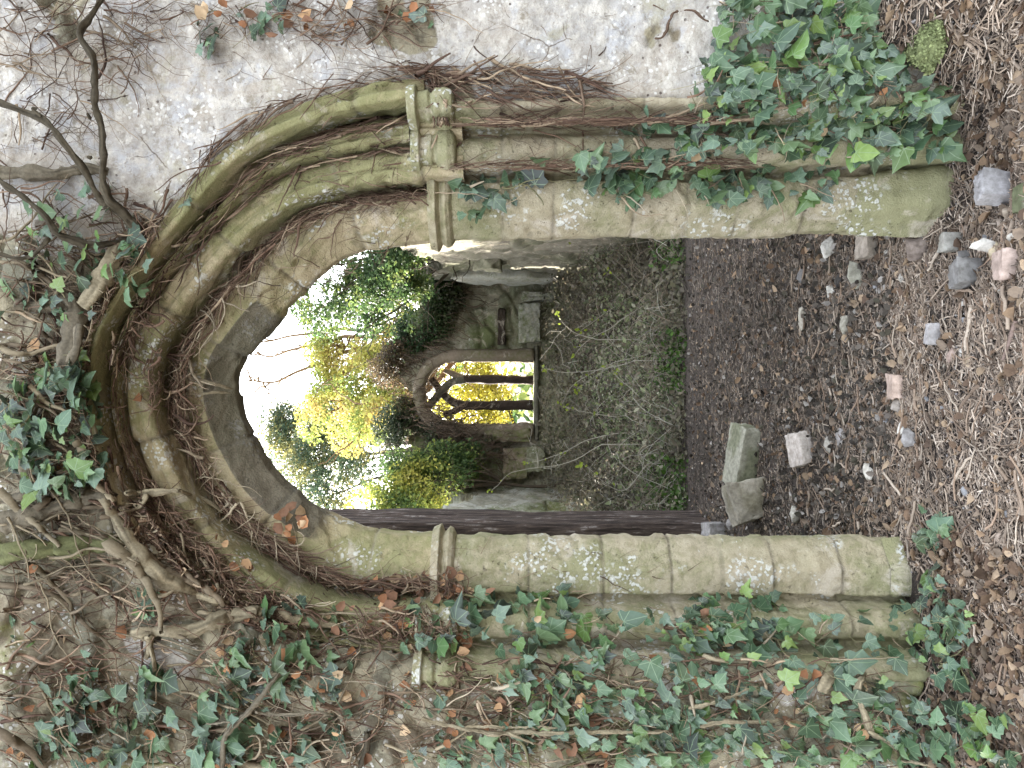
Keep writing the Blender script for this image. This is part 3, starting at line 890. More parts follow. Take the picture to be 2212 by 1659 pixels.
# hollows of the arch, as photo polylines
def ring_px(dnv, i0, i1, y=None):
    ii = np.arange(i0, i1, 3)
    dv = squeeze(np.full(len(ii), dnv), WC[ii])
    x = PATH[ii, 0] + NRM[ii, 0] * dv; z = PATH[ii, 1] + NRM[ii, 1] * dv
    yy = np.interp(dnv, APROF_D, APROF_Y) if y is None else y
    P = L2W(x, np.full(len(x), yy), z) - CAM
    u = P[:, 0] / P[:, 1] * F + 829.5; v = 1106 - P[:, 2] / P[:, 1] * F
    return np.column_stack([v, 1659 - u])

hol1 = ring_px(0.197, ir, il); hol2 = ring_px(0.460, ir, ihl); hol3 = ring_px(0.350, ir, ipk - 30); hoo = ring_px(0.60, ihr, ihl, 0.0)
q1, a1 = near_line(hol1, 900, 9, 1)
q2, a2 = near_line(hol2, 330, 7, 2)
qh, ah = near_line(hoo, 240, 9, 4)
q3, a3 = near_line(hol3, 90, 4, 3)
apx = sample_poly([(318, 760), (384, 740), (395, 850), (425, 960), (375, 960), (322, 870)], 260, 5)
scat = sample_poly([(470, 560), (880, 420), (900, 520), (640, 640), (520, 700)], 70, 6)
ARCHV = vine('dead_creeper', 'dense brown dead creeper roots packed in the hollows of the arch mouldings', 'creeper', [
    dict(px=q1, ang=a1, spread=0.25, length=130, r0=0.0023, lift=(0.0, 0.05), wander=0.4),
    dict(px=q2, ang=a2, spread=0.2, length=150, r0=0.0023, lift=(0.0, 0.04), wander=0.35),
    dict(px=qh, ang=ah, spread=0.25, length=150, r0=0.0022, lift=(0.0, 0.025), wander=0.35),
    dict(px=q3, ang=a3, spread=0.25, length=110, r0=0.0022, lift=(0.0, 0.02), wander=0.3),
    dict(px=apx, ang=np.pi / 2, spread=0.9, length=90, r0=0.0026, lift=(0.0, 0.08), wander=0.8, curl=2.0),
    dict(px=near_line(hol1[len(hol1) // 3:], 90, 14, 19)[0], ang=1.2, spread=0.9, length=130, r0=0.0034, lift=(0.01, 0.07), wander=0.6, curl=1.0, cols=np.array([[.30, .25, .18], [.24, .19, .13], [.36, .30, .21]])),
    dict(px=scat, ang=2.6, spread=0.7, length=110, r0=0.0016, lift=(0.0, 0.004), wander=0.5, rough=0.002),
    dict(px=near_line(hol1, 60, 26, 9)[0], ang=0.4, spread=1.0, length=80, r0=0.002, lift=(0.01, 0.06), wander=0.7, curl=1.5, cols=PALE),
], 500)
dead_leaves(ARCHV, np.vstack([sample_poly([(585, 1090), (660, 1090), (660, 1180), (590, 1180)], 14, 3), [(305, 868), (495, 1218), (500, 1225), (560, 1180)]]), 0.05, 4)

q4, a4 = near_line([(880, 150), (930, 152), (945, 200), (950, 270)], 130, 6, 11)
q5 = sample_poly([(940, 160), (1120, 140), (1310, 175), (1300, 215), (1100, 215), (960, 230)], 190, 12)
q6, a6 = near_line([(985, 268), (1200, 264), (1560, 262)], 210, 4, 13)
q7, a7 = near_line([(985, 360), (1300, 358), (1600, 352)], 170, 4, 14)
q8 = sample_poly([(640, 330), (985, 220), (985, 360), (900, 400), (640, 470)], 110, 15)
vine('dead_creeper', 'matted brown creeper roots on the pale wall beside the moulded capital and shaft', 'creeper', [
    dict(px=q4, ang=a4, spread=0.2, length=120, r0=0.0032, lift=(0.0, 0.03), wander=0.3),
    dict(px=q5, ang=0.08, spread=0.35, length=150, r0=0.0025, lift=(0.0, 0.03), wander=0.35),
    dict(px=q6, ang=0.0, spread=0.12, length=170, r0=0.0027, lift=(0.0, 0.02), wander=0.25),
    dict(px=q7, ang=0.0, spread=0.2, length=120, r0=0.0022, lift=(0.0, 0.015), wander=0.3),
    dict(px=sample_poly([(990, 275), (1600, 275), (1600, 350), (990, 350)], 60, 17), ang=0.5, spread=0.8, length=60, r0=0.0012, lift=(0.0, 0.004), wander=0.6, rough=0.001),
    dict(px=q8, ang=2.75, spread=0.5, length=90, r0=0.0014, lift=(0.0, 0.006), wander=0.4, rough=0.002),
], 600)

q9 = sample_poly([(0, 0), (360, 0), (330, 130), (160, 330), (0, 360)], 210, 21)
q10 = sample_poly([(560, 0), (960, 0), (930, 70), (720, 110), (600, 60)], 170, 22)
q11 = sample_poly([(200, 0), (600, 0), (520, 90), (330, 120)], 110, 23)
q15 = sample_poly([(0, 400), (260, 400), (420, 520), (300, 700), (220, 900), (0, 900)], 420, 25)
vine('dead_creeper', 'knotted brown creeper stems and root hairs piled over the point of the arch', 'creeper', [
    dict(px=q15, ang=0.25, spread=0.7, length=110, r0=0.0026, lift=(0.0, 0.08), wander=0.6, bright=(.6, 1.4)),
    dict(px=sample_poly([(0, 480), (250, 500), (330, 600), (250, 860), (0, 900)], 60, 26), ang=0.15, spread=0.5, length=230, r0=0.0075, lift=(0.01, 0.09), wander=0.4, cols=np.array([[.22, .18, .12], [.28, .23, .15], [.16, .125, .085]]), rough=.004),
    dict(px=near_line([(300, 470), (330, 560), (290, 700), (250, 800)], 160, 16, 27)[0], ang=1.9, spread=0.6, length=120, r0=0.0028, lift=(0.0, 0.08), wander=0.6),
], 750)
TOPV = vine('dead_creeper', 'thin netted brown creeper stems over the white rendered wall high up', 'creeper', [
    dict(px=q9, ang=0.05, spread=0.55, length=150, r0=0.0019, lift=(0.0, 0.03), wander=0.6, bright=(0.6, 1.2)),
    dict(px=q10, ang=-0.1, spread=0.5, length=120, r0=0.0018, lift=(0.0, 0.03), wander=0.45),
    dict(px=q11, ang=0.1, spread=0.8, length=90, r0=0.0014, lift=(0.0, 0.02), wander=0.6),
    dict(px=sample_poly([(0, 0), (1500, 0), (1500, 180), (400, 340), (0, 420)], 70, 24), ang=0.2, spread=1.0, length=60, r0=0.0011, lift=(0.0, 0.002), wander=0.6, rough=0.001),
], 700)
dead_leaves(TOPV, sample_poly([(380, 20), (980, 0), (940, 60), (420, 90)], 22, 8), 0.045, 9)

leftp = [(0, 700), (200, 760), (230, 1000), (420, 1130), (650, 1300), (900, 1330), (1000, 1390), (1500, 1400), (1900, 1420), (1980, 1659), (0, 1659)]
q12 = sample_poly(leftp, 1500, 31, 0.4)
q13 = sample_poly([(175, 930), (235, 930), (300, 1010), (400, 1130), (530, 1262), (660, 1300), (600, 1390), (300, 1200)], 900, 32)
q14 = sample_poly([(780, 1280), (990, 1225), (1010, 1390), (760, 1400)], 330, 33)
LEFTV = vine('dead_creeper', 'tangled dry creeper stems and rootlets covering the rubble wall by the left jamb', 'creeper', [
    dict(px=q12, ang=0.05, spread=0.55, length=130, r0=0.0024, lift=(0.0, 0.06), wander=0.5, bright=(0.7, 1.5)),
    dict(px=q13, ang=0.75, spread=0.6, length=100, r0=0.0026, lift=(0.0, 0.07), wander=0.6, bright=(0.7, 1.6)),
    dict(px=q14, ang=0.9, spread=0.9, length=90, r0=0.0023, lift=(0.0, 0.09), wander=0.7, curl=1.0),
    dict(px=sample_poly(leftp, 60, 43, .3), ang=0.1, spread=0.35, length=330, r0=0.0065, lift=(0.01, 0.06), wander=0.28, cols=np.array([[.22, .18, .12], [.30, .25, .17], [.16, .125, .085]]), rough=.003),
    dict(px=sample_poly([(0, 700), (180, 760), (210, 930), (380, 1150), (600, 1330), (400, 1340), (0, 1320)], 90, 44), ang=0.35, spread=0.55, length=240, r0=0.0075, lift=(0.01, 0.09), wander=0.4, cols=np.array([[.22, .18, .12], [.30, .25, .17], [.16, .125, .085]]), rough=.004),
    dict(px=sample_poly(leftp, 190, 34), ang=0.3, spread=1.1, length=80, r0=0.0022, lift=(0.02, 0.09), wander=0.6, curl=1.6, cols=PALE),
    dict(px=sample_poly([(985, 1180), (1500, 1180), (1500, 1320), (985, 1320)], 36, 35), ang=0.4, spread=0.8, length=70, r0=0.0014, lift=(0.0, 0.003), wander=0.5, rough=0.001),
], 800)
dead_leaves(LEFTV, np.vstack([sample_poly([(800, 1240), (1010, 1222), (1015, 1390), (780, 1400)], 95, 36), sample_poly(leftp, 130, 37)]), 0.05, 38)

# --- thick old ivy stems (each one thing)
def stem_line(pts, r, lift, seed, knots=0.25):
    rr = np.random.default_rng(seed)
    P = resample(catmull(np.asarray(pts, float), 10), 5.0); n = len(P)
    W, low = wall_pts(P, np.interp(np.linspace(0, 1, n), np.linspace(0, 1, len(lift)), lift))
    W = W + 0.5 * 0.01 * np.column_stack([fbm(np.column_stack([np.arange(n) / 8., np.full(n, 3.1 * k), np.full(n, seed * 1.7)]), 2, seed + k) for k in range(3)])
    W = smooth_line(W, 2, 2)
    R = np.interp(np.linspace(0, 1, n), np.linspace(0, 1, len(r)), r) * (1 + knots * fbm(np.column_stack([np.arange(n) / 4., np.zeros(n), np.full(n, seed)]), 2, seed))
    R[0] *= 0.3; R[-1] *= 0.3
    return W, R

BARK_GREY = (.17, .145, .105); BARK_PALE = (.29, .245, .165); BARK_DARK = (.075, .062, .042); BARK_MOSS = (.15, .155, .07)
def thick_stem(label, segs, colr, seed, name='woody_vine', group=None):
    lines = [stem_line(q_[0], q_[1], q_[2], seed + i) for i, q_ in enumerate(segs)]
    V, FQ, C = tubes(lines, 14, [colr] * len(lines), ridge=.38)
    V = V + 0.003 * fbm(V * 60, 3, seed)[:, None]
    lo = V[:, 2].min(); b = V[V[:, 2] < lo + 0.05].mean(0)
    root = empty(name, (b[0], b[1], lo), label, 'vine', group)
    part('bark', root, V, FQ, M['bark'], attrs={'col': C})
    return root

thick_stem('dark forked ivy branch arching out over the white rendered wall', [
    ([(228, -20), (200, 25), (172, 62), (182, 96), (200, 125), (204, 185), (208, 233), (223, 283), (223, 335), (218, 372), (232, 425), (262, 460), (305, 498)], (.010, .013, .012, .013, .017), (.22, .25, .2, .06), 0),
    ([(-15, 218), (45, 238), (92, 255), (133, 300), (168, 345), (194, 385), (212, 430), (236, 445)], (.010, .011, .013), (.16, .2, .10), 0),
    ([(92, 255), (62, 226), (84, 236)], (.005, .004), (.2, .2), 0),
    ([(194, 240), (212, 225), (206, 212)], (.005, .004, .003), (.2, .2), 0),
    ([(200, 262), (190, 250), (186, 240)], (.006, .003), (.2, .2), 0),
    ([(205, 345), (182, 338)], (.007, .003), (.15, .15), 0)], BARK_DARK, 900)
thick_stem('dark slanting ivy branch at the upper edge of the wall, above the arch point', [
    ([(-15, 380), (50, 425), (100, 468), (118, 500), (150, 515), (190, 530), (280, 515)], (.009, .011, .012, .008), (.15, .16, .05), 0),
    ([(-15, 545), (60, 560), (110, 510)], (.006, .007), (.10, .12), 0)], BARK_DARK, 920)
thick_stem('thick pale dead ivy stem lying straight along the upper wall', [
    ([(-20, 372), (60, 372), (120, 376), (180, 362), (240, 372)], (.022, .024, .020, .012), (.03, .04, .02), 0)], BARK_GREY, 930)
thick_stem('cut mossy pale ivy trunk stub above the crown of the arch', [
    ([(178, 668), (200, 640), (225, 600), (240, 565), (262, 520)], (.030, .031, .028, .016), (.10, .09, .05), 0)], BARK_PALE, 940)
thick_stem('gnarled grey double ivy trunk hanging straight above the arch point', [
    ([(135, 795), (150, 740), (165, 690), (160, 655), (130, 640)], (.024, .028, .034, .02), (.08, .09, .05), 0),
    ([(150, 790), (165, 745), (172, 700)], (.013, .017, .016), (.12, .11), 0),
    ([(25, 660), (80, 664), (130, 660), (160, 672)], (.016, .018, .018), (.06, .07), 0)], BARK_GREY, 950)
thick_stem('broad ridged ivy trunk running down to the left shoulder of the arch', [
    ([(-20, 1135), (80, 1112), (150, 1085), (210, 1068), (260, 1075)], (.03, .032, .030, .02), (.06, .06, .05), 0),
    ([(-20, 1085), (60, 1060), (120, 1035), (200, 1035)], (.014, .017, .012), (.07, .05), 0)], BARK_GREY, 960)
thick_stem('pale broken ivy trunk with shredded bark beside the left haunch of the arch', [
    ([(190, 1030), (222, 1068), (250, 1110), (272, 1150), (300, 1195), (335, 1235), (380, 1268), (440, 1290), (500, 1300)], (.018, .022, .026, .029, .030, .026, .018, .012), (.03, .06, .07, .05, .02), 0),
    ([(268, 1068), (320, 1062), (380, 1060), (440, 1078), (485, 1110)], (.010, .012, .010, .005), (.09, .10, .05), 0),
    ([(320, 1062), (300, 1090), (270, 1110)], (.012, .009), (.12, .12), 0)], BARK_PALE, 970)
thick_stem('mossy rounded ivy trunk lying flat along the upper left wall', [
    ([(-20, 1195), (60, 1188), (140, 1182), (230, 1176), (290, 1170)], (.035, .04, .036, .022), (.04, .05, .03), 0)], BARK_MOSS, 980)
thick_stem('smooth thick bent ivy stem swelling below the left shoulder of the arch', [
    ([(285, 1372), (320, 1362), (400, 1366), (440, 1352), (500, 1332), (560, 1325), (610, 1330), (680, 1345), (740, 1352)], (.016, .022, .026, .026, .027, .024, .016, .008), (.02, .05, .06, .05, .02), 0),
    ([(320, 1370), (325, 1400), (312, 1425)], (.016, .010), (.05, .03), 0)], BARK_PALE, 990)
thick_stem('thin crooked branch crossing the bare plaster patch on the far left', [
    ([(124, 1362), (112, 1400), (82, 1430), (50, 1475), (42, 1530)], (.011, .011, .009, .007), (.05, .04), 0)], BARK_GREY, 1000)
thick_stem('short pale cut branch stub sticking out of the leaves on the left', [
    ([(322, 1394), (330, 1420), (338, 1475)], (.009, .008, .006), (.08, .05), 0)], BARK_PALE, 1010)
thick_stem('smooth grey branch curving through the dark ivy leaves at the far left', [
    ([(618, 1442), (580, 1488), (545, 1530), (507, 1562), (485, 1600), (478, 1665)], (.009, .011, .012, .011), (.10, .12, .10), 0),
    ([(545, 1535), (620, 1545), (690, 1538), (725, 1552)], (.005, .005, .003), (.12, .10), 0),
    ([(505, 1562), (470, 1560), (440, 1563)], (.004, .003), (.12, .10), 0)], BARK_GREY, 1030)
thick_stem('long pale ivy runner stretched straight down among the left leaves', [
    ([(905, 1548), (950, 1562), (1020, 1578), (1100, 1582), (1250, 1580), (1380, 1580), (1450, 1575)], (.006, .008, .008, .007, .005), (.10, .11, .10), 0),
    ([(1000, 1572), (1090, 1570), (1180, 1572), (1260, 1565)], (.004, .004, .003), (.12, .10), 0),
    ([(1095, 1583), (1130, 1600), (1160, 1612)], (.005, .003), (.12, .10), 0)], BARK_PALE, 1040)
thick_stem('pale ivy runner lying among the leaves low on the left wall', [
    ([(1500, 1568), (1560, 1556), (1620, 1558), (1690, 1553)], (.007, .008, .008, .005), (.10, .11, .09), 0),
    ([(1480, 1530), (1540, 1515), (1640, 1480)], (.006, .005, .003), (.10, .09), 0)], BARK_PALE, 1050)
thick_stem('gnarled looped grey ivy root hooking over at the foot of the left wall', [
    ([(1772, 1500), (1785, 1468), (1812, 1448), (1845, 1440), (1866, 1450), (1858, 1466), (1848, 1480), (1855, 1515), (1870, 1555), (1885, 1590)], (.016, .02, .019, .016, .017, .016, .010), (.08, .10, .10, .06), 0),
    ([(1870, 1575), (1920, 1605), (1965, 1632), (2030, 1645), (2075, 1655)], (.009, .009, .007, .005), (.08, .06, .05), 0)], BARK_PALE, 1060)
thick_stem('dark vertical gnarled stem at the far left edge of the wall', [
    ([(795, 1580), (790, 1620), (775, 1665)], (.012, .014, .012), (.05, .06), 0)], BARK_DARK, 1070)
thick_stem('crooked thin brown stem clinging on the pale plaster below the top edge', [
    ([(1474, 24), (1455, 28), (1442, 55), (1438, 75), (1420, 88), (1408, 82)], (.004, .005, .005, .004), (.02, .02), 0),
    ([(1474, 24), (1500, 22), (1520, 45), (1540, 50)], (.004, .004, .003), (.03, .03), 0)], (.13, .085, .06), 1080)

thick_stem('pale rootlet crossing the dark stones at the point of the arch, thicker one', [
    ([(392, 808), (430, 820), (468, 832), (508, 842)], (.004, .007, .006, .004), (.03, .012, .008), 0)], BARK_PALE, 1090)
thick_stem('pale straight rootlet crossing the dark stones at the point of the arch, thinner one', [
    ([(380, 850), (430, 851), (505, 846)], (.003, .0045, .003), (.03, .01, .008), 0)], BARK_PALE, 1095)
# --- ivy plants with leaves
def ivy(label, areas, seed, size=0.062, light=0.12, stems=40, dirn=0.0, name='ivy_plant', dead=0, group='ivy growing on and around the archway'):
    r = np.random.default_rng(seed)
    px = np.vstack([sample_poly(p_, n, seed + i, cl) for i, (p_, n, cl, lf) in enumerate(areas)])
    lift = np.concatenate([r.uniform(lf[0], lf[1], n) for (p_, n, cl, lf) in areas])[:len(px)]
    P, low = wall_pts(px, lift)
    n = len(P)
    view = CAM - P; view /= np.linalg.norm(view, axis=1, keepdims=True)
    nr = np.where(low[:, None], np.array([0, -0.25, 0.9]), -EN * 0.75 + np.array([0, 0, 0.55])) + r.normal(0, 0.38, (n, 3))
    tip = np.array([0, -0.3, -0.9]) + r.normal(0, 0.75, (n, 3))
    P = P + np.where(low[:, None], np.array([0, 0, .02]), 0)
    c = ivy_colours(n, seed, light)
    sz = size * np.clip(np.exp(r.normal(-.12, 0.38, n)), 0.4, 1.9)
    V, f, C, U = place_leaves(P, nr, tip, sz, c, None, seed)
    # petioles and runners
    lines, cols = [], []
    k = r.choice(n, min(n, 400), replace=False)
    for i in k:
        q = P[i] + np.array([r.normal(0, .02), 0, r.normal(0.03, .03)]) + (EN * 0.05 if not low[i] else np.array([0, 0, -0.04]))
        mid = (q + P[i]) / 2 + r.normal(0, .008, 3)
        lines.append((np.array([q, mid, P[i]]), .0011)); cols.append(np.array([.22, .20, .11]) * r.uniform(.6, 1.4))
    for (p_, nn, cl, lf) in areas:
        sp = sample_poly(p_, max(3, int(stems * nn / max(n, 1))), seed + 71)
        l_, c_ = strands(sp, dirn, 0.7, 130, 0.0024, seed + 72, lift=(lf[0], max(lf[1] * 0.7, lf[0] + .005)), wander=0.5, cols=np.vstack([PALE, BROWN[:2], [[.20, .19, .10]]]))
        lines += l_; cols += c_
    SV, SF, SC = tubes(lines, 4, cols)
    allv = np.vstack([V, SV]); lo = allv[:, 2].min(); b = allv[allv[:, 2] < lo + 0.12].mean(0)
    root = empty(name, (b[0], b[1], lo), label, 'ivy', group)
    part('foliage', root, V, f, M['ivy'], smooth=True, attrs={'col': C, 'luv': U})
    tag(part('stems', root, SV, SF, M['twig'], attrs={'col': SC}), kind='stuff')
    if dead:
        dead_leaves(root, sample_poly(areas[0][0], dead, seed + 90), 0.05, seed + 91, (0.03, 0.09))
    return root

L1 = (0.01, 0.08)
ivy('broad thick patch of glossy ivy at the foot of the wall beside the right jamb', [
    ([(1440, 330), (1500, 200), (1545, 90), (1560, 0), (1850, -20), (1900, 130), (1995, 240), (1990, 330), (1850, 345), (1620, 340)], 330, 0.75, (0.01, 0.13)),
    ([(1550, -10), (1880, -10), (1900, 160), (1800, 320), (1560, 330)], 170, 0.7, (0.02, 0.15)),
    ([(1850, 60), (2060, 120), (2050, 330), (1900, 330)], 60, 0.4, (0.01, 0.06))], 2000, 0.060, 0.22, 230, dead=10)
ivy('trail of ivy leaves hanging over the right jamb beside its shaft', [
    ([(1240, 330), (1420, 320), (1480, 380), (1650, 360), (1640, 430), (1500, 440), (1330, 445), (1250, 400)], 88, 0.2, (0.01, 0.08)),
    ([(1370, 225), (1440, 225), (1440, 330), (1330, 330)], 10, 0, (0.01, 0.05)),
    ([(1480, 380), (1820, 350), (1830, 420), (1600, 440)], 34, 0.3, (0.01, 0.05))], 2100, 0.060, 0.10, 26)
ivy('few dark ivy leaves just under the capital on the right jamb', [
    ([(950, 390), (1080, 365), (1180, 345), (1190, 400), (1100, 455), (1000, 490), (945, 440)], 24, 0, (0.01, 0.06))], 2200, 0.064, 0.05, 10)
ivy('sparse dark ivy sprigs high on the white rendered wall', [
    ([(425, 25), (480, 20), (470, 130), (430, 140)], 9, 0, (0.01, 0.05)),
    ([(500, 15), (640, 10), (640, 70), (510, 75)], 9, 0, (0.01, 0.05)),
    ([(820, 10), (940, 10), (940, 75), (830, 80)], 4, 0, (0.01, 0.04))], 2300, 0.055, 0.0, 12)
ivy('loose ivy sprays over the rooty wall just above the arch point', [
    ([(10, 830), (60, 800), (180, 750), (210, 880), (230, 1010), (150, 1090), (40, 1060), (0, 950)], 230, 0.55, (0.02, 0.18)),
    ([(150, 520), (310, 480), (330, 600), (250, 700), (120, 700)], 26, 0.3, (0.03, 0.13)),
    ([(60, 640), (230, 560), (230, 680), (100, 720)], 16, 0, (0.02, 0.12))], 2400, 0.056, 0.22, 40)
ivy('scattered pale ivy leaves around the dark fork of branches', [
    ([(90, 410), (220, 395), (330, 560), (300, 600), (60, 560), (30, 480)], 42, 0.4, (0.02, 0.14)),
    ([(395, 420), (430, 415), (430, 460), (390, 450)], 4, 0, (0.02, 0.05)),
    ([(0, 560), (120, 560), (130, 660), (0, 690)], 14, 0.2, (0.02, 0.10))], 2500, 0.050, 0.12, 16)
ivy('dense dark ivy clump on the plaster patch at the far left', [
    ([(120, 1430), (180, 1400), (210, 1500), (240, 1659), (60, 1659), (90, 1520)], 64, 0.2, (0.01, 0.08)),
    ([(250, 1480), (330, 1400), (370, 1460), (360, 1659), (215, 1659)], 62, 0.2, (0.01, 0.1)),
    ([(20, 1330), (90, 1320), (100, 1400), (30, 1400)], 4, 0, (0.01, 0.04))], 2600, 0.060, 0.05, 40)
ivy('leafy ivy climbing the left wall beside the curved grey branch', [
    ([(430, 1500), (480, 1400), (560, 1310), (680, 1290), (740, 1340), (760, 1480), (720, 1659), (400, 1659)], 190, 0.5, (0.01, 0.10)),
    ([(290, 1250), (360, 1250), (360, 1330), (290, 1330)], 8, 0, (0.02, 0.08))], 2700, 0.058, 0.10, 110, dead=14)
ivy('small ivy tufts beside the capital of the left jamb', [
    ([(985, 1285), (1060, 1275), (1250, 1265), (1260, 1380), (1180, 1400), (1000, 1380)], 58, 0.3, (0.01, 0.07)),
    ([(860, 1300), (990, 1290), (1000, 1400), (860, 1410)], 26, 0, (0.03, 0.11)),
    ([(1110, 1255), (1145, 1255), (1145, 1290), (1110, 1290)], 4, 0, (0.01, 0.03))], 2800, 0.062, 0.12, 18, dead=4)
ivy('spreading ivy on the left wall around the long pale runner', [
    ([(850, 1480), (1000, 1440), (1130, 1420), (1300, 1400), (1320, 1659), (880, 1659)], 115, 0.85, (0.01, 0.10)),
    ([(1060, 1400), (1320, 1390), (1330, 1620), (1100, 1560)], 95, 0.3, (0.02, 0.12))], 2900, 0.054, 0.14, 150, dead=24)
ivy('heavy large leaved ivy against the lower part of the left jamb', [
    ([(1440, 1370), (1500, 1300), (1580, 1275), (1700, 1290), (1720, 1400), (1700, 1500), (1450, 1480)], 120, 0.3, (0.01, 0.12)),
    ([(1230, 1325), (1450, 1320), (1930, 1310), (1950, 1430), (1240, 1430)], 85, 0.85, (0.02, 0.10)),
    ([(1330, 1400), (1480, 1440), (1640, 1480), (1680, 1659), (1330, 1659)], 200, 0.8, (0.02, 0.14))], 3000, 0.055, 0.16, 150, dead=14)
ivy('ivy mixed with brown leaf litter at the foot of the left wall', [
    ([(1680, 1420), (1850, 1400), (1960, 1500), (2000, 1659), (1660, 1659)], 105, 0.5, (0.02, 0.10)),
    ([(1960, 1290), (2050, 1230), (2130, 1330), (2110, 1480), (1980, 1420)], 70, 0.4, (0.01, 0.05)),
    ([(1990, 1500), (2212, 1540), (2225, 1680), (2000, 1680)], 80, 0.4, (0.01, 0.05))], 3100, 0.062, 0.15, 30, dead=20)
ivy('low sprig of ivy creeping out on the bare ground in front of the left jamb', [
    ([(2010, 1105), (2060, 1095), (2075, 1180), (2010, 1190)], 15, 0, (0.005, 0.03))], 3200, 0.055, 0.1, 5)

# ------------------------------------------------------------------ loose stones
def hull_rock(size, seed, npts=13, box=0.0, bev=0.05, sub=2, rough=0.065):
    import bmesh
    r = np.random.default_rng(seed)
    if box:
        P = np.array([(a_, b_, c_) for a_ in (-1, 1) for b_ in (-1, 1) for c_ in (-1, 1)], float)
        P = P * (1 - r.uniform(0, .28 * (1.3 - box), P.shape))
        P = np.vstack([P[1:] if box < .8 else P, P[0] * r.uniform(.55, .9, (3, 3))])
    else:
        P = r.normal(size=(npts, 3)); P /= np.linalg.norm(P, axis=1, keepdims=True); P *= r.uniform(.8, 1.1, (npts, 1))
    bm = bmesh.new()
    for q in P: bm.verts.new(q)
    res = bmesh.ops.convex_hull(bm, input=bm.verts[:])
    bmesh.ops.delete(bm, geom=[e for e in res['geom_interior'] if isinstance(e, bmesh.types.BMVert)], context='VERTS')
    bmesh.ops.dissolve_limit(bm, angle_limit=.12, verts=bm.verts[:], edges=bm.edges[:])
    bmesh.ops.bevel(bm, geom=bm.edges[:], offset=bev, segments=2, affect='EDGES', profile=.6)
    bmesh.ops.triangulate(bm, faces=bm.faces[:])
    for _ in range(sub):
        long = [e for e in bm.edges if e.calc_length() > .16]
        bmesh.ops.subdivide_edges(bm, edges=long, cuts=1); bmesh.ops.triangulate(bm, faces=bm.faces[:])
    bm.verts.ensure_lookup_table()
    for i_, v in enumerate(bm.verts): v.index = i_
    V = np.array([v.co[:] for v in bm.verts]); f = np.array([[v.index for v in fc.verts] for fc in bm.faces]); bm.free()
    V = V + rough * (fbm(V * 2.5 + seed, 3, seed) + .6 * fbm(V * 8 + seed, 3, seed))[:, None] * V
    V = V / np.max(np.abs(V), axis=0)
    return V * np.asarray(size) * .5, f

def stone(X0, X1, Y0, Y1, col, label, cuts=10, box=0.0, rot=0.0, tall=None, name='loose_stone', group=None, seed=None, moss=None, cat='stone', deep=0.85, tilt=0.0):
    """a stone whose photo box is X0..X1 (down) by Y0..Y1 (across)"""
    sd = seed if seed is not None else int(X0 * 7 + Y0)
    r = np.random.default_rng(sd)
    Xb = X1 - 0.12 * (X1 - X0); Yc = (Y0 + Y1) / 2
    g = ground_at(np.array([Xb]), np.array([Yc]))[0]
    s = g[1] / F; ph = math.atan((Xb - 1106) / F)
    w = (Y1 - Y0) * s * 1.1; dep = w * deep
    hpx = (X1 - X0) * s
    h = tall if tall else max((hpx - min(dep, hpx * 1.2) * math.sin(ph) * 0.9) / math.cos(ph), 0.28 * w, 0.35 * hpx)
    dep = max(min(dep, (hpx - h * math.cos(ph) * 0.8) / max(math.sin(ph), .1)), 0.5 * w, 0.5 * hpx)
    V, f = hull_rock((w, dep, h * 1.25), sd, 8 + cuts, box, .05 if w > .05 else .08, 3 if w > .08 else 1)
    c, s_ = math.cos(rot), math.sin(rot)
    V = V @ np.array([[c, s_, 0], [-s_, c, 0], [0, 0, 1]])
    cc = np.tile(np.asarray(col, float), (len(V), 1))
    cc = 1.12 * (cc * .5 + cc.mean(1, keepdims=True) * np.array([1.08, 1.0, .88]) * .5)
    cc *= (1 + 0.22 * fbm(V * (1.6 / max(w, .02)) + sd, 4, sd))[:, None]
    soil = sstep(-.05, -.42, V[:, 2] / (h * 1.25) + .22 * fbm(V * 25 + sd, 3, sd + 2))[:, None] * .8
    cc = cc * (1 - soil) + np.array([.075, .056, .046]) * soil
    if moss is not None:
        mm = sstep(0.0, 0.5, fbm(V * 9 + sd, 3, sd + 1) + 0.25)[:, None] * 0.8
        cc = cc * (1 - mm) + np.asarray(moss) * mm
    loc = (g[0], g[1] + dep * 0.42, ground_z(np.array([g[0]]), np.array([g[1] + dep * .42]))[0] + h * 0.42)
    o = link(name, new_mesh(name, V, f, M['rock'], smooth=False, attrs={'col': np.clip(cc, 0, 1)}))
    o.location = loc; o.location.z -= .16 * h; o.rotation_euler = (r.normal(0, .10), r.normal(0, .10) + tilt, 0)
    return tag(o, label, cat, group)

MOSSY = (.10, .12, .045)
stone(1571, 1660, 923, 1053, (.30, .31, .23), 'squared greenish block with a flat pale top, longest of the fallen blocks', 4, 0.85, -0.12, 0.17, 'fallen_block', moss=(.17, .18, .11), deep=0.6, tilt=.16)
stone(1578, 1680, 1042, 1131, (.34, .31, .24), 'chunky beige block with a broken top beside the long squared block', 6, 0.6, 0.25, 0.24, 'fallen_block', moss=(.22, .2, .14), deep=0.8, tilt=-.2)
stone(1518, 1606, 1132, 1165, (.27, .27, .30), 'smooth blue grey slab end showing past the left jamb', 3, 0.8, 0.1, 0.18, 'fallen_block', deep=1.2)
stone(1600, 1622, 1118, 1150, (.30, .29, .31), 'small grey stone tucked between slab and beige block', 7)
stone(1678, 1766, 936, 1011, (.50, .43, .40), 'pale pinkish broken stone in front of the squared greenish block', 8, 0.35, 0.3, 0.10)
stone(1704, 1738, 1096, 1133, (.45, .44, .38), 'pale stone lying in front of the chunky beige block', 8)
stone(1911, 1956, 808, 862, (.50, .32, .25), 'pinkish orange stone with a rusty face alone on the path', 7, 0.3)
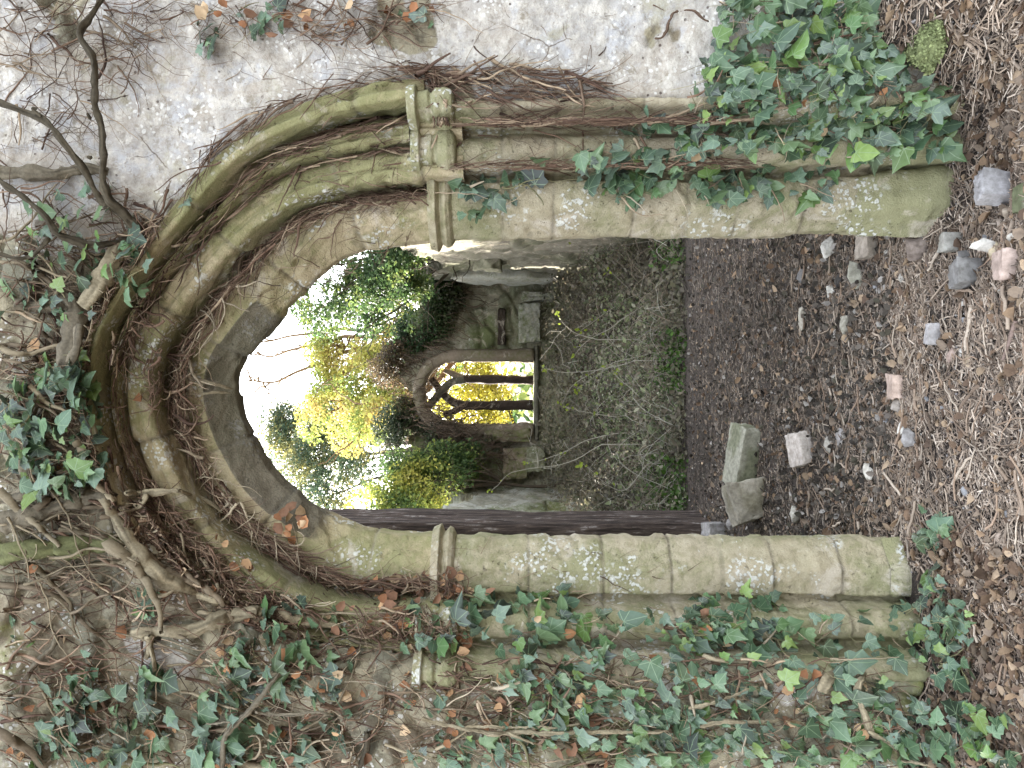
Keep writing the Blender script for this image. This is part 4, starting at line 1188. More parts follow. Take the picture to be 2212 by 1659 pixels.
stone(1920, 1953, 862, 896, (.30, .25, .22), 'dull brown stone touching the pinkish orange stone', 8)
stone(1996, 2049, 698, 746, (.34, .33, .37), 'triangular blue grey flint half buried in wood chips', 5, 0.2)
stone(1934, 1962, 898, 940, (.62, .62, .58), 'white wedge shaped stone on the path', 7)
stone(1948, 1990, 925, 965, (.25, .24, .26), 'dark grey flat stone beside the white wedge', 7)
stone(1818, 1864, 561, 625, (.37, .37, .28), 'greenish oval stone near the right jamb', 7)
stone(1800, 1826, 590, 618, (.10, .09, .09), 'small black stone wedged beside the greenish oval stone', 6)
stone(1784, 1812, 612, 650, (.66, .66, .63), 'white chipped flint near the right jamb', 7)
stone(1808, 1838, 678, 722, (.42, .40, .31), 'pitted yellowish stone under a forked twig', 7)
stone(1718, 1744, 578, 614, (.16, .16, .17), 'round dark grey stone on the shaded path', 8)
stone(1745, 1766, 586, 608, (.30, .22, .14), 'small ochre stone beside the round dark grey stone', 8)
stone(1862, 1894, 1000, 1040, (.55, .52, .45), 'cream rounded stone in the litter towards the left jamb', 8)
stone(1796, 1820, 926, 966, (.38, .36, .38), 'lilac grey stone next to a stick', 8)
stone(1772, 1797, 942, 978, (.36, .34, .30), 'flat beige stone next to the pinkish broken stone', 8)
stone(1725, 1745, 660, 712, (.40, .37, .30), 'long narrow buff stone on the shaded path', 8)
stone(1938, 1960, 758, 790, (.34, .23, .13), 'tan stone behind the pinkish orange stone', 8)
stone(2048, 2072, 748, 784, (.42, .26, .21), 'reddish brick chip among wood chips', 8)
stone(2088, 2110, 766, 796, (.45, .31, .17), 'small orange chip near the reddish brick chip', 8)
stone(2026, 2106, 560, 618, (.22, .22, .23), 'flat slate grey slab among the pebbles by the right base', 6, 0.4, 0.2)
stone(2098, 2136, 520, 566, (.55, .42, .22), 'yellow ochre stone leaning on the slate grey slab', 7)
stone(2148, 2216, 536, 600, (.47, .31, .26), 'large reddish pink stone at the lower edge by the pebbles', 7, 0.3)
stone(2078, 2163, 368, 440, (.30, .30, .34), 'big blue grey flint against the base of the right jamb', 8, 0.25, 0.3, 0.15)
stone(2106, 2150, 438, 476, (.46, .35, .24), 'tan wedge under the big blue grey flint', 7)
stone(2178, 2225, 392, 452, (.33, .34, .25), 'mossy grey boulder at the lower edge below the flint', 7, 0.3, moss=MOSSY)
stone(1842, 1898, 500, 556, (.36, .29, .23), 'square brown stone poking from under the right jamb', 6, 0.6)
stone(1772, 1814, 508, 554, (.50, .50, .47), 'white grey stone against the foot of the right jamb', 7)
stone(1984, 2040, 500, 540, (.31, .31, .28), 'long grey stone lying along the right base', 6, 0.4)
stone(2066, 2134, 516, 543, (.60, .58, .54), 'thin white stone among the pebbles by the right base', 7)
stone(2157, 2193, 486, 532, (.60, .58, .53), 'white rounded stone at the lower edge', 8)
stone(2104, 2133, 470, 510, (.42, .31, .24), 'triangular brown stone by the right base', 5)
stone(2022, 2062, 540, 566, (.20, .20, .21), 'dark slate chip by the right base', 6)
stone(1920, 1985, 505, 560, (.24, .17, .14), 'dark reddish brown stone sunk beside the right base', 6)
# pebbles
PEB = [(.56, .53, .48), (.37, .32, .27), (.46, .42, .35), (.31, .31, .32), (.39, .31, .25)]
PLAB = ['small white pebble scattered in the litter of the path', 'small brown pebble scattered in the litter of the path', 'small cream pebble scattered in the litter of the path',
        'small bluish grey pebble scattered in the litter of the path', 'small reddish pebble scattered in the litter of the path']
rp = np.random.default_rng(77)
base_peb = {}
for i in range(215):
    if i < 125:
        X = 2212 - abs(rp.normal(0, 1)) * 330; Y = rp.uniform(470, 1250)
        if X < 1500: X = rp.uniform(1520, 2150)
    else:
        X = rp.uniform(1860, 2205); Y = rp.normal(545, 75)
    g = ground_at(np.array([X]), np.array([Y]))[0]
    if abs(g[0]) > 0.62 * g[1] / 3.2 + 0.15 and g[1] > 2.7 and g[1] < 3.7: continue
    k = int(rp.integers(0, 5)); va = int(rp.integers(0, 3))
    sz = (rp.uniform(7, 16) if rp.random() < .85 else rp.uniform(18, 28)) * 2.9 / F
    key = (k, va)
    if key not in base_peb:
        V, f = hull_rock((1, .8, .6), 300 + k * 3 + va, 14, 0, .1, 1)
        cc = np.tile(np.array(PEB[k]), (len(V), 1)) * (1 + .15 * fbm(V * 3 + k, 3, k + va))[:, None]
        base_peb[key] = new_mesh('pebble', V, f, M['rock'], smooth=False, attrs={'col': np.clip(cc, 0, 1)})
    o = link('pebble', base_peb[key]); o.scale = (sz, sz * rp.uniform(.8, 1.2), sz * rp.uniform(.8, 1.2))
    o.location = (g[0], g[1], ground_z(np.array([g[0]]), np.array([g[1]]))[0] + sz * .14); o.rotation_euler = (rp.normal(0, .2), rp.normal(0, .2), rp.uniform(0, 6.28))
    tag(o, PLAB[k], 'pebble', 'pebbles in the litter')

# moss cushion by the wall foot on the right
def moss_cushion():
    g = ground_at(np.array([2116.]), np.array([100.]))[0]
    V, f = rock_verts((.22, .19, .085), 812, 4, 4, 0.16)
    V = V + 0.012 * fbm(V * 40, 3, 5)[:, None] * V / np.linalg.norm(V, axis=1, keepdims=True)
    r = np.random.default_rng(4); k = r.choice(len(V), 2400); up = V[k] / np.linalg.norm(V[k], axis=1, keepdims=True)
    Vl, fl, Cl, _ = place_leaves(V[k] * 1.0 + r.normal(0, .004, (2400, 3)), up + r.normal(0, .5, (2400, 3)), up + r.normal(0, .6, (2400, 3)), r.uniform(.008, .016, 2400), np.array([.25, .285, .13]) * r.uniform(.6, 1.4, (2400, 1)), SIMPLE, 3)
    root = empty('moss_cushion', (g[0], g[1], ground_z(np.array([g[0]]), np.array([g[1]]))[0]), 'rounded yellow green moss cushion in the litter right of the ivy patch', 'moss')
    o = link('mound', new_mesh('mound', V, f, M['rock'], attrs={'col': np.tile([.20, .225, .10], (len(V), 1))}), root); o.location = (0, 0, .03)
    o = link('fronds', new_mesh('fronds', Vl, fl, M['litter'], attrs={'col': Cl}), root); o.location = (0, 0, .03)
moss_cushion()

# ------------------------------------------------------------------ litter on the ground (uncountable)
def ground_scatter(n, seed, y0=2.05, y1=7.2, near_pow=1.0):
    """even in the picture: more pieces close to the camera"""
    r = np.random.default_rng(seed)
    inv = r.uniform(1 / y1, 1 / y0, n) if near_pow == 1.0 else 1 / r.uniform(y0, y1, n)
    y = 1 / inv; half = np.where(y < 3.15, 0.54 * y, np.minimum(0.245 * y, 2.2))
    x = r.uniform(-1, 1, n) * half + np.where(y < 3.15, 0, 0.0)
    return x, y

def chips(n, seed):
    r = np.random.default_rng(seed)
    x, y = ground_scatter(n, seed)
    z = ground_z(x, y) + r.uniform(0.0, 0.012, n)
    L = r.uniform(.016, .065, n) * r.choice([1, 1, 1.8], n); wd = r.uniform(.0016, .005, n)
    th = r.normal(0.6, 0.9, n) + (r.random(n) < .4) * r.uniform(0, 3.1, n)
    el = r.normal(0, .16, n)
    D = np.column_stack([np.cos(th) * np.cos(el), np.sin(th) * np.cos(el), np.sin(el)])
    S = np.column_stack([-np.sin(th), np.cos(th), 0 * th])
    U = np.cross(D, S)
    P = np.column_stack([x, y, z])
    bend = r.normal(0, .12, n) * L
    rows = []
    for t, wk in ((-0.5, .6), (0.0, 1.0), (0.5, .5)):
        c = P + D * (L * t)[:, None] + S * (bend * (0.25 - t * t) * 4)[:, None]
        rows.append(np.stack([c + S * (wd * wk)[:, None], c + U * (wd * wk * .8)[:, None], c - S * (wd * wk)[:, None], c - U * (wd * wk * .8)[:, None]], 1))
    V = np.stack(rows, 1).reshape(n, 12, 3)
    q = []
    for a_ in range(2):
        for b_ in range(4):
            q.append((a_ * 4 + b_, a_ * 4 + (b_ + 1) % 4, (a_ + 1) * 4 + (b_ + 1) % 4, (a_ + 1) * 4 + b_))
    q = np.array(q)
    f = (q[None] + (np.arange(n) * 12)[:, None, None]).reshape(-1, 4)
    pal = np.array([[.235, .180, .135], [.31, .245, .19], [.155, .12, .092], [.39, .32, .255], [.52, .44, .36], [.10, .08, .065]])
    c = pal[r.choice(6, n, p=[.25, .22, .2, .15, .06, .12])] * r.uniform(.7, 1.25, (n, 1))
    patch = fbm(np.column_stack([x * 1.6, y * 1.6, 0 * x]), 3, 66)
    c = c * (1 + .30 * patch[:, None]) * (1.12 - .42 * sstep(3.2, 4.6, y))[:, None]  # chips paler before the doorway, darker past it: passage shade put into the colour
    return V.reshape(-1, 3), f, np.repeat(c, 12, 0)
def coarse(n, seed):
    r = np.random.default_rng(seed); lines, cols = [], []
    x, y = ground_scatter(n, seed, 2.05, 4.6)
    for i in range(n):
        L = r.uniform(.05, .17) * (1.3 if r.random() < .15 else 1); a_ = r.normal(.5, .8) if r.random() < .6 else r.uniform(0, 3.14); k = 6
        t = np.linspace(-.5, .5, k); px_ = x[i] + np.cos(a_) * L * t; py_ = y[i] + np.sin(a_) * L * t
        w_ = np.cumsum(r.normal(0, .05 * L, k)); px_ = px_ - np.sin(a_) * w_; py_ = py_ + np.cos(a_) * w_
        rad = r.uniform(.0016, .0042) if r.random() < .85 else r.uniform(.004, .008)
        lines.append((np.column_stack([px_, py_, ground_z(px_, py_) + rad + r.uniform(.002, .018)]), rad * np.linspace(1, r.uniform(.4, .9), k)))
        cols.append(np.array([[.26, .195, .145], [.36, .285, .22], [.17, .125, .092], [.44, .365, .29], [.30, .215, .155]])[r.integers(5)] * r.uniform(.7, 1.25))
    return tubes(lines, 5, cols)
V, f, C = coarse(1500, 5004)
tag(link('fallen_twigs', new_mesh('fallen_twigs', V, f, M['twig'], attrs={'col': C})), 'pale broken twigs and bark strips thick over the near ground', kind='stuff')
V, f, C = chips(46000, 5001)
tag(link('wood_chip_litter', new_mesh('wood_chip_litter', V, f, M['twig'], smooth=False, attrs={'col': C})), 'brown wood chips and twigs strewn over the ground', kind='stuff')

def leaf_litter(n, seed):
    r = np.random.default_rng(seed)
    x, y = ground_scatter(n, seed)
    # many more at the sides in front of the walls
    m = n // 2; x[:m] = np.where(r.random(m) < .72, r.uniform(-1.6, -.55, m), r.uniform(.75, 1.6, m)); y[:m] = r.uniform(2.1, 3.0, m)
    z = ground_z(x, y) + r.uniform(.0, .02, n)
    nr = np.array([0, 0, 1.]) + r.normal(0, .45, (n, 3)); tip = r.normal(0, 1, (n, 3))
    pal = np.array([[.22, .145, .095], [.32, .22, .14], [.42, .31, .21], [.15, .10, .07], [.28, .215, .16]])
    c = pal[r.integers(0, 5, n)] * r.uniform(.6, 1.2, (n, 1))
    big = r.uniform(.014, .05, n) * r.choice([.8, 1, 1.25], n)
    return place_leaves(np.column_stack([x, y, z]), nr, tip, big, c, CURLY, seed)
V, f, C, U = leaf_litter(6400, 5002)
tag(link('leaf_litter', new_mesh('leaf_litter', V, f, M['litter'], attrs={'col': C})), 'dry brown fallen leaves spread over the ground', kind='stuff')

def grit(n, seed):
    r = np.random.default_rng(seed)
    x, y = ground_scatter(n, seed)
    P = np.column_stack([x, y, ground_z(x, y) + .003])
    base = np.array([(1, 0, 0), (-1, 0, 0), (0, 1, 0), (0, -1, 0), (0, 0, 1), (0, 0, -1)], float)
    tri = np.array([(0, 2, 4), (2, 1, 4), (1, 3, 4), (3, 0, 4), (2, 0, 5), (1, 2, 5), (3, 1, 5), (0, 3, 5)])
    s = r.uniform(.002, .008, n) * r.choice([1, 1, 1.5], n)
    V = P[:, None, :] + base[None] * s[:, None, None] * r.uniform(.5, 1.2, (n, 6, 1))
    pal = np.array([[.13, .095, .08], [.09, .07, .06], [.24, .19, .16], [.55, .52, .48], [.36, .33, .32]])
    c = pal[r.choice(5, n, p=[.36, .3, .2, .06, .08])] * r.uniform(.7, 1.2, (n, 1))
    return V.reshape(-1, 3), (tri[None] + (np.arange(n) * 6)[:, None, None]).reshape(-1, 3), np.repeat(c, 6, 0)
V, f, C = grit(22000, 5003)
r_ = np.random.default_rng(5010); nf = 5200
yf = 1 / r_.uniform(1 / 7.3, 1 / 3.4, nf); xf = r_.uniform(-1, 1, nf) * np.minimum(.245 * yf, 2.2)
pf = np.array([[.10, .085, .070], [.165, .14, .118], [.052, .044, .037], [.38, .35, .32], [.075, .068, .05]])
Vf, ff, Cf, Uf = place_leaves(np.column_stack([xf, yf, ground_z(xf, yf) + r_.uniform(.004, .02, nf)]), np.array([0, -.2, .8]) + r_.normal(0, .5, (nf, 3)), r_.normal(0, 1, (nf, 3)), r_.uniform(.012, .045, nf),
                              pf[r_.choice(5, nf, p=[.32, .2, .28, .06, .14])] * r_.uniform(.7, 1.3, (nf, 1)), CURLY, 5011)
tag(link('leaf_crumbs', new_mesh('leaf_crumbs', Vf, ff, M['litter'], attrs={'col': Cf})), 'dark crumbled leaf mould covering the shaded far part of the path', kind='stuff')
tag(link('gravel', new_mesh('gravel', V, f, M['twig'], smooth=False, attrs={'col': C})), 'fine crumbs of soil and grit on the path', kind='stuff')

# single larger sticks
def stick(pts, r, col, label, seed):
    P = np.asarray(pts, float)
    g = ground_at(P[:, 0], P[:, 1]); g[:, 2] = ground_z(g[:, 0], g[:, 1]) + r * 1.2
    Q = resample(catmull(g, 6), .02); n = len(Q)
    Q = Q + .004 * np.column_stack([fbm(np.column_stack([np.arange(n) / 4., np.full(n, k * 2.), np.full(n, seed)]), 2, seed + k) for k in range(3)])
    V, FQ, C = tubes([(Q, r * np.linspace(1, .55, n))], 6, [col])
    b = Q[0]
    o = link('fallen_stick', new_mesh('fallen_stick', V - b, FQ, M['bark'], attrs={'col': C})); o.location = [float(t) for t in b]
    tag(o, label, 'stick', 'sticks on the ground')
stick([(1980, 555), (1995, 610), (2018, 650), (2036, 668)], .008, (.20, .15, .12), 'thick brown stick between the slate slab and the grey flint', 1)
stick([(2208, 690), (2195, 730), (2182, 780)], .010, (.26, .19, .16), 'stout pinkish brown stick at the lower edge of the path', 2)
stick([(1908, 560), (1932, 605), (1937, 625)], .006, (.33, .28, .25), 'pale grey stick pointing away from the right base', 3)
stick([(1845, 860), (1830, 905), (1808, 960), (1795, 985)], .006, (.24, .19, .16), 'slender stick leading to the lilac grey stone', 4)
stick([(1478, 515), (1474, 560), (1482, 600), (1494, 640)], .016, (.05, .04, .032), 'black rotten branch at the far edge of the path', 5)
stick([(2130, 330), (2090, 350), (2060, 372), (2020, 390)], .005, (.36, .28, .2), 'pale bent twig beside the big blue grey flint', 6)
stick([(2205, 1330), (2160, 1390), (2130, 1470)], .005, (.34, .27, .2), 'pale twig among leaves in front of the left wall', 7)
stick([(1905, 640), (1888, 690), (1870, 740)], .0045, (.30, .23, .18), 'thin brown twig across the middle of the path', 8)
stick([(2065, 590), (2050, 660), (2072, 715)], .005, (.30, .24, .2), 'curved twig in front of the blue grey flint', 9)

# ------------------------------------------------------------------ the ruin beyond
FW = 12.2
def rect_wall(u0, u1, z0, z1, fn, thick, holes, seed, step=.05, amp=.03, top_fn=None):
    """a rubble wall as a solid grid: fn(u, y, z) -> world; holes(u, z) True where open"""
    us = np.arange(u0, u1 + 1e-6, step); zs = np.arange(z0, z1 + 1e-6, step)
    U, Z = np.meshgrid(us, zs); sh = U.shape
    wx = U.ravel() * 2.6 + .4 * fbm(p2(U, Z, 2), 2, seed); wz = Z.ravel() * 4.4 + .3 * fbm(p2(U, Z, 2), 2, seed + 1)
    f1, f2, cid = worley(wx, wz, seed)
    rel = -(sstep(.03, .28, f2 - f1) * (.3 + cid)) * amp - amp * .8 * fbm(p2(U, Z, 2.2), 3, seed + 4)
    open_ = holes(U.ravel(), Z.ravel()).reshape(sh)
    if top_fn is not None: open_ |= Z > top_fn(U)
    kv = ~open_
    kp = kv[:-1, :-1] & kv[1:, :-1] & kv[:-1, 1:] & kv[1:, 1:]
    Vf = fn(U.ravel(), rel, Z.ravel()); Vb = fn(U.ravel(), np.full(U.size, thick) - rel, Z.ravel())
    n = U.size
    ff = grid_faces(*sh, kp); fb = ff[:, ::-1] + n
    # side walls round every boundary edge
    e = np.vstack([ff[:, [0, 1]], ff[:, [1, 2]], ff[:, [2, 3]], ff[:, [3, 0]]])
    key = np.sort(e, 1); _, inv, cnt = np.unique(key, axis=0, return_inverse=True, return_counts=True)
    be = e[cnt[inv.ravel()] == 1]
    side = np.column_stack([be[:, 1], be[:, 0], be[:, 0] + n, be[:, 1] + n])
    V = np.vstack([Vf, Vb]); f = np.vstack([ff, fb, side])
    mk = np.column_stack([cid, np.exp(-((f2 - f1) / .06) ** 2), np.clip(.4 + .6 * fbm(p2(U, Z, 1.4), 3, seed + 6), 0, 1), np.zeros(n)])
    V, f, a_ = compact(V, f, {'msk': np.vstack([mk, mk])})
    return V, f, a_

wx0 = (1659 - 922 - 829.5) / F * FW; wx1 = (1659 - 775 - 829.5) / F * FW
wc, wh = (wx0 + wx1) / 2, (wx1 - wx0) / 2
wsill = 1.6 - (1152 - 1106) / F * FW; wspr = 1.6 + (1106 - 985) / F * FW; wapex = 1.6 + (1106 - 906) / F * FW
def win_half(z):
    t = np.clip((z - wspr) / (wapex - wspr), 0, 1)
    return np.where(z <= wspr, wh, wh * np.sqrt(np.clip(1 - t ** 1.9, 0, 1)))
def win_hole(u, z):
    return (z > wsill) & (z < wapex) & (np.abs(u - wc) < win_half(z))
slot = lambda u, z: (u > (1659 - 745 - 829.5) / F * FW) & (u < (1659 - 668 - 829.5) / F * FW) & (z > 1.6 - (1092 - 1106) / F * FW * -1 - .0) & (z < 0)
RUIN = empty('chapel_wall', (0, FW, .9), 'ruined mossy end wall with a three light pointed tracery window', 'wall')
V, f, a_ = rect_wall(-2.6, 2.6, .3, 3.55, lambda u, y, z: np.column_stack([u, FW + y, z]), .6, win_hole, 71, step=.035, amp=.06,
                     top_fn=lambda U: 3.28 + .14 * np.sin(U * 3.1) + .10 * np.sin(U * 7.7 + 1))
part('wall_body', RUIN, V, f, M['ruin'], attrs=a_)
def bar(path, w, d, y, m, name, root, seed=0):
    """a stone bar following a (u, z) path, w wide, d deep"""
    P = resample(np.asarray(path, float), .05); T = np.gradient(P, axis=0); T /= np.linalg.norm(T, axis=1, keepdims=True)
    Nn = np.column_stack([T[:, 1], -T[:, 0]]); n = len(P)
    w_ = w * (1 + .13 * fbm(np.column_stack([np.arange(n) / 3., np.zeros(n), np.full(n, seed)]), 2, seed))[:, None]
    ring = [P + Nn * w_ / 2, P + Nn * w_ / 2, P - Nn * w_ / 2, P - Nn * w_ / 2]
    ys = [y - d / 2, y + d / 2, y + d / 2, y - d / 2]
    # chamfered front
    V = np.stack([np.column_stack([r_[:, 0] , np.full(n, yy), r_[:, 1]]) for r_, yy in zip([P + Nn * w_ * .3, P + Nn * w_ / 2, P + Nn * w_ / 2, P - Nn * w_ / 2, P - Nn * w_ / 2, P - Nn * w_ * .3],
                 [y - d / 2, y - d / 4, y + d / 2, y + d / 2, y - d / 4, y - d / 2])], 1)
    a_ = np.arange(n * 6).reshape(n, 6); b_ = np.roll(a_, -1, 1)
    f = np.stack([a_[:-1], b_[:-1], b_[1:], a_[1:]], -1).reshape(-1, 4)
    F_ = f.tolist() + [list(range(6))[::-1], [(n - 1) * 6 + k for k in range(6)]]
    V = V.reshape(-1, 3); V = V + .012 * fbm(V * 7, 3, seed)[:, None]
    mk = np.tile([[.5, 0, .3, 0]], (len(V), 1))
    return part(name, root, V, F_, m, attrs={'msk': mk})
th_ = np.linspace(0, 1, 16)
zz_ = np.concatenate([np.linspace(wsill, wspr, 12), wspr + (wapex - wspr) * np.sin(th_[1:] * np.pi / 2)])
hw = win_half(zz_)
TR = bar(np.column_stack([np.concatenate([wc + hw + .05, (wc - hw - .05)[::-1]]), np.concatenate([zz_ , zz_[::-1]])]), .20, .34, FW - .02, M['ruin_pink'], 'window_surround', RUIN, 3)
m1 = wc + wh / 3 + .02; m2 = wc - wh / 3 - .02
bar([(m1, wsill), (m1 + .02, wspr - .12)], .135, .2, FW + .2, M['pier'], 'mullion', RUIN, 5)
bar([(m2, wsill), (m2 - .01, wspr - .12)], .155, .2, FW + .2, M['pier'], 'mullion', RUIN, 6)
bar(catmull([(m1 + .02, wspr - .14), (m1 - .06, wspr + .12), (m2 - .02, wapex - .12)], 8), .12, .2, FW + .2, M['ruin_dark'], 'tracery_bar', RUIN, 7)
bar(catmull([(m2 - .01, wspr - .14), (m2 + .08, wspr + .12), (m1 + .02, wapex - .16)], 8), .12, .16, FW + .22, M['pier'], 'tracery_bar', RUIN, 8)
bar(catmull([(m1 + .02, wspr - .14), (m1 + .10, wspr + .06), (m1 + .16, wspr + .2)], 8), .10, .18, FW + .2, M['ruin_pink'], 'tracery_bar', RUIN, 9)
bar(catmull([(m2 - .01, wspr - .14), (m2 - .10, wspr + .06), (m2 - .16, wspr + .2)], 8), .10, .18, FW + .2, M['pier'], 'tracery_bar', RUIN, 10)
bar([(wc - wh - .2, wsill - .05), (wc + wh + .2, wsill - .05)], .08, .5, FW + .10, M['ruin_dark'], 'window_sill', RUIN, 11)
# helpers for blocks, among them the dark one painting a slot's shade
def px_at(X, Y, dist): return at(np.array([X], float), np.array([Y], float), np.array([dist], float))[0]
def boxmesh(c, s, seed, amp=.02, sub=8, boxy=.95):
    V, f = hull_rock(s, seed, 12, max(boxy, .9), .04, 4, .06) if boxy < .99 else rock_verts(s, seed, 3, 4, .01, boxy)
    V = V + 1.6 * amp * fbm(V * 7 + seed, 4, seed)[:, None] * np.sign(V)
    return V + np.asarray(c), f
def ruin_block(name, root, X0, X1, Y0, Y1, dist, depth, m, seed, boxy=.95, label=None):
    a0 = px_at(X0, Y1, dist); a1 = px_at(X1, Y0, dist)
    c = (a0 + a1) / 2; s = (abs(a1[0] - a0[0]), depth, abs(a0[2] - a1[2]))
    V, f = boxmesh(c, s, seed, .012, 8, boxy)
    o = part(name, root, V, f, m, attrs={'msk': np.tile([[.5, 0, .5, 0]], (len(V), 1))})
    return o
ruin_block('slot_shade', RUIN, 1076, 1091, 667, 746, FW - .06, .16, M['pier'], 5)  # solid dark block stands in for the shade inside a slot
ruin_block('dressed_block', RUIN, 1120, 1168, 655, 742, FW - .08, .3, M['ruin_pale'], 6)
ruin_block('dressed_block', RUIN, 1128, 1200, 632, 652, FW - .08, .3, M['ruin_pale'], 7)
ruin_block('dressed_block', RUIN, 1040, 1150, 925, 955, FW - .08, .3, M['ruin_pink'], 8)
ruin_block('dressed_block', RUIN, 1085, 1140, 965, 1035, FW - .10, .35, M['ruin_pink'], 9)
ruin_block('leaning_slab', RUIN, 1135, 1180, 962, 1020, FW - .22, .2, M['ruin'], 10, .5)
# side walls
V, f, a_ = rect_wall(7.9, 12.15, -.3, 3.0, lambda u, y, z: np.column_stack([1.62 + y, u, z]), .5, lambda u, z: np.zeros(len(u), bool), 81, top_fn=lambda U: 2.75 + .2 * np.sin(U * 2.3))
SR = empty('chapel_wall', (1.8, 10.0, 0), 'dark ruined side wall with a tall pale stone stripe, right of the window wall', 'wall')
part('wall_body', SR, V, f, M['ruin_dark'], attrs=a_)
def side_block(name, root, x, y0, y1, z0, z1, m, seed):
    V, f = boxmesh(((x), (y0 + y1) / 2, (z0 + z1) / 2), (.3, y1 - y0, z1 - z0), seed, .015, 8, .995)
    return part(name, root, V, f, m, attrs={'msk': np.tile([[.5, 0, .3, 0]], (len(V), 1))})
side_block('pilaster', SR, 1.66, 10.85, 11.75, .9, 2.45, M['ruin_pale'], 21)
side_block('dressed_block', SR, 1.66, 9.9, 10.3, 1.75, 2.1, M['ruin'], 22)
slot2 = lambda u, z: (u > 9.9) & (u < 10.6) & (z > .55) & (z < 1.12)
V, f, a_ = rect_wall(3.95, 12.15, -.3, 5.6, lambda u, y, z: np.column_stack([-1.64 - y, u, z]), .5, slot2, 91, top_fn=lambda U: 2.35 + .2 * np.sin(U * 3.3) + 3.0 * sstep(9.45, 9.1, U + .1 * np.sin(U * 40)))  # tall near stretch is added out of sight to block sun through the doorway
SL = empty('chapel_wall', (-1.8, 8.0, 0), 'pale ruined side wall with a low opening full of sunlit leaves, left of the window wall, its hidden tall end added to block sun', 'wall')
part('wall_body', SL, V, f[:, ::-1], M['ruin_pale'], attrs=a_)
# dark pier just inside the doorway on the left
th = np.linspace(0, 2 * np.pi, 97)[:-1]; zs = np.arange(-.3, 4.6, .025)  # shaft carried up unseen behind the arch, added height to block the sun
TH, ZZ = np.meshgrid(th, zs)
cx, sx = np.cos(TH), np.sin(TH); kq = np.maximum(np.abs(cx) / .50, np.abs(sx) / .34)
ro = 1 / (kq ** 10 + 1e-9) ** .1
gn = fbm(np.column_stack([(cx * 9).ravel(), (sx * 9).ravel(), (ZZ * 1.6).ravel()]), 4, 61).reshape(TH.shape)
ro = ro * (1 + .035 * gn)
PV = np.column_stack([(-1.645 + ro * cx).ravel(), (6.64 + ro * sx).ravel(), ZZ.ravel()])
aa = np.arange(PV.shape[0]).reshape(TH.shape); bb = np.roll(aa, -1, 1)
PF = np.stack([aa[:-1], bb[:-1], bb[1:], aa[1:]], -1).reshape(-1, 4).tolist() + [list(aa[-1])]
pier = empty('stone_pier', (-1.6, 6.64, 0), 'dark brown rough upright pier just inside the doorway past the left jamb', 'pier')
part('shaft', pier, PV, [list(map(int, q)) for q in PF], pier_mat(), attrs={'msk': np.column_stack([.5 + .5 * gn.ravel(), 0 * gn.ravel(), .2 + 0 * gn.ravel(), 0 * gn.ravel()])})

# ------------------------------------------------------------------ undergrowth on the bank
def undergrowth(n, seed):
    r = np.random.default_rng(seed)
    y = r.uniform(7.4, 12.0, n); x = r.uniform(-1, 1, n) * np.minimum(.24 * y, 2.4) - .1
    hh = r.random(n) ** 1.6 * (0.10 + .42 * sstep(7.5, 9.0, y))
    P = np.column_stack([x, y, ground_z(x, y) + hh])
    pal = np.array([[.14, .17, .085], [.18, .21, .105], [.11, .13, .07], [.23, .26, .14], [.24, .215, .16], [.22, .185, .14], [.31, .30, .22]])
    c = pal[r.integers(0, 7, n)] * r.uniform(.6, 1.3, (n, 1))
    tone = fbm(np.column_stack([x * 1.5, y * 1.2, 0 * x]), 3, 63)
    brown = (tone > .12) | (y > 10.3); c[brown] = (c[brown] * .45 + np.array([.21, .175, .125]) * r.uniform(.5, 1.4, (brown.sum(), 1)) * .6)
    c = c * (1 + .45 * np.clip(-tone, -.6, .8))[:, None]
    edge = (np.abs(y - 7.75) < .35) & (r.random(n) < .55) & ((np.sin(x * 5 + .4) > 0))
    c[edge] = np.array([.06, .12, .02]) * r.uniform(.6, 1.5, (edge.sum(), 1))
    return place_leaves(P, np.array([0, -.5, .8]) + r.normal(0, .6, (n, 3)), r.normal(0, 1, (n, 3)), r.uniform(.02, .05, n) * r.choice([1, 1, 1, 1.7], n), c, SIMPLE, seed)
V, f, C, U = undergrowth(38000, 6001)
tag(link('undergrowth', new_mesh('undergrowth', V, f, M['tree_leaf'], attrs={'col': C})), 'low dark green undergrowth covering the bank beyond the path', kind='stuff')

def tangle(n, seed):
    r = np.random.default_rng(seed); lines, cols = [], []
    for i in range(n):
        y = r.uniform(7.6, 11.6); x = r.uniform(-1, 1) * .24 * y
        z = float(ground_z(np.array([x]), np.array([y]))[0])
        L = r.uniform(.25, 1.0); az = r.uniform(0, 6.28); k = 9; t = np.linspace(0, 1, k)
        rise = r.uniform(.15, .6) * L
        P = np.column_stack([x + np.cos(az) * L * .7 * t, y + np.sin(az) * L * .4 * t, z + .02 + rise * np.sin(t * r.uniform(1.5, 3.0))])
        P = P + np.cumsum(r.normal(0, .008, (k, 3)), 0)
        lines.append((P, r.uniform(.0018, .004) * np.linspace(1, .5, k)))
        cols.append(np.array([[.28, .25, .19], [.19, .155, .115], [.42, .40, .34], [.24, .19, .14]])[r.integers(4)] * r.uniform(.6, 1.3))
    return tubes(lines, 4, cols)
V, f, C = tangle(1600, 6002)
tag(link('dry_stalks', new_mesh('dry_stalks', V, f, M['twig'], attrs={'col': C})), 'tangle of thin dry stalks over the undergrowth', kind='stuff')

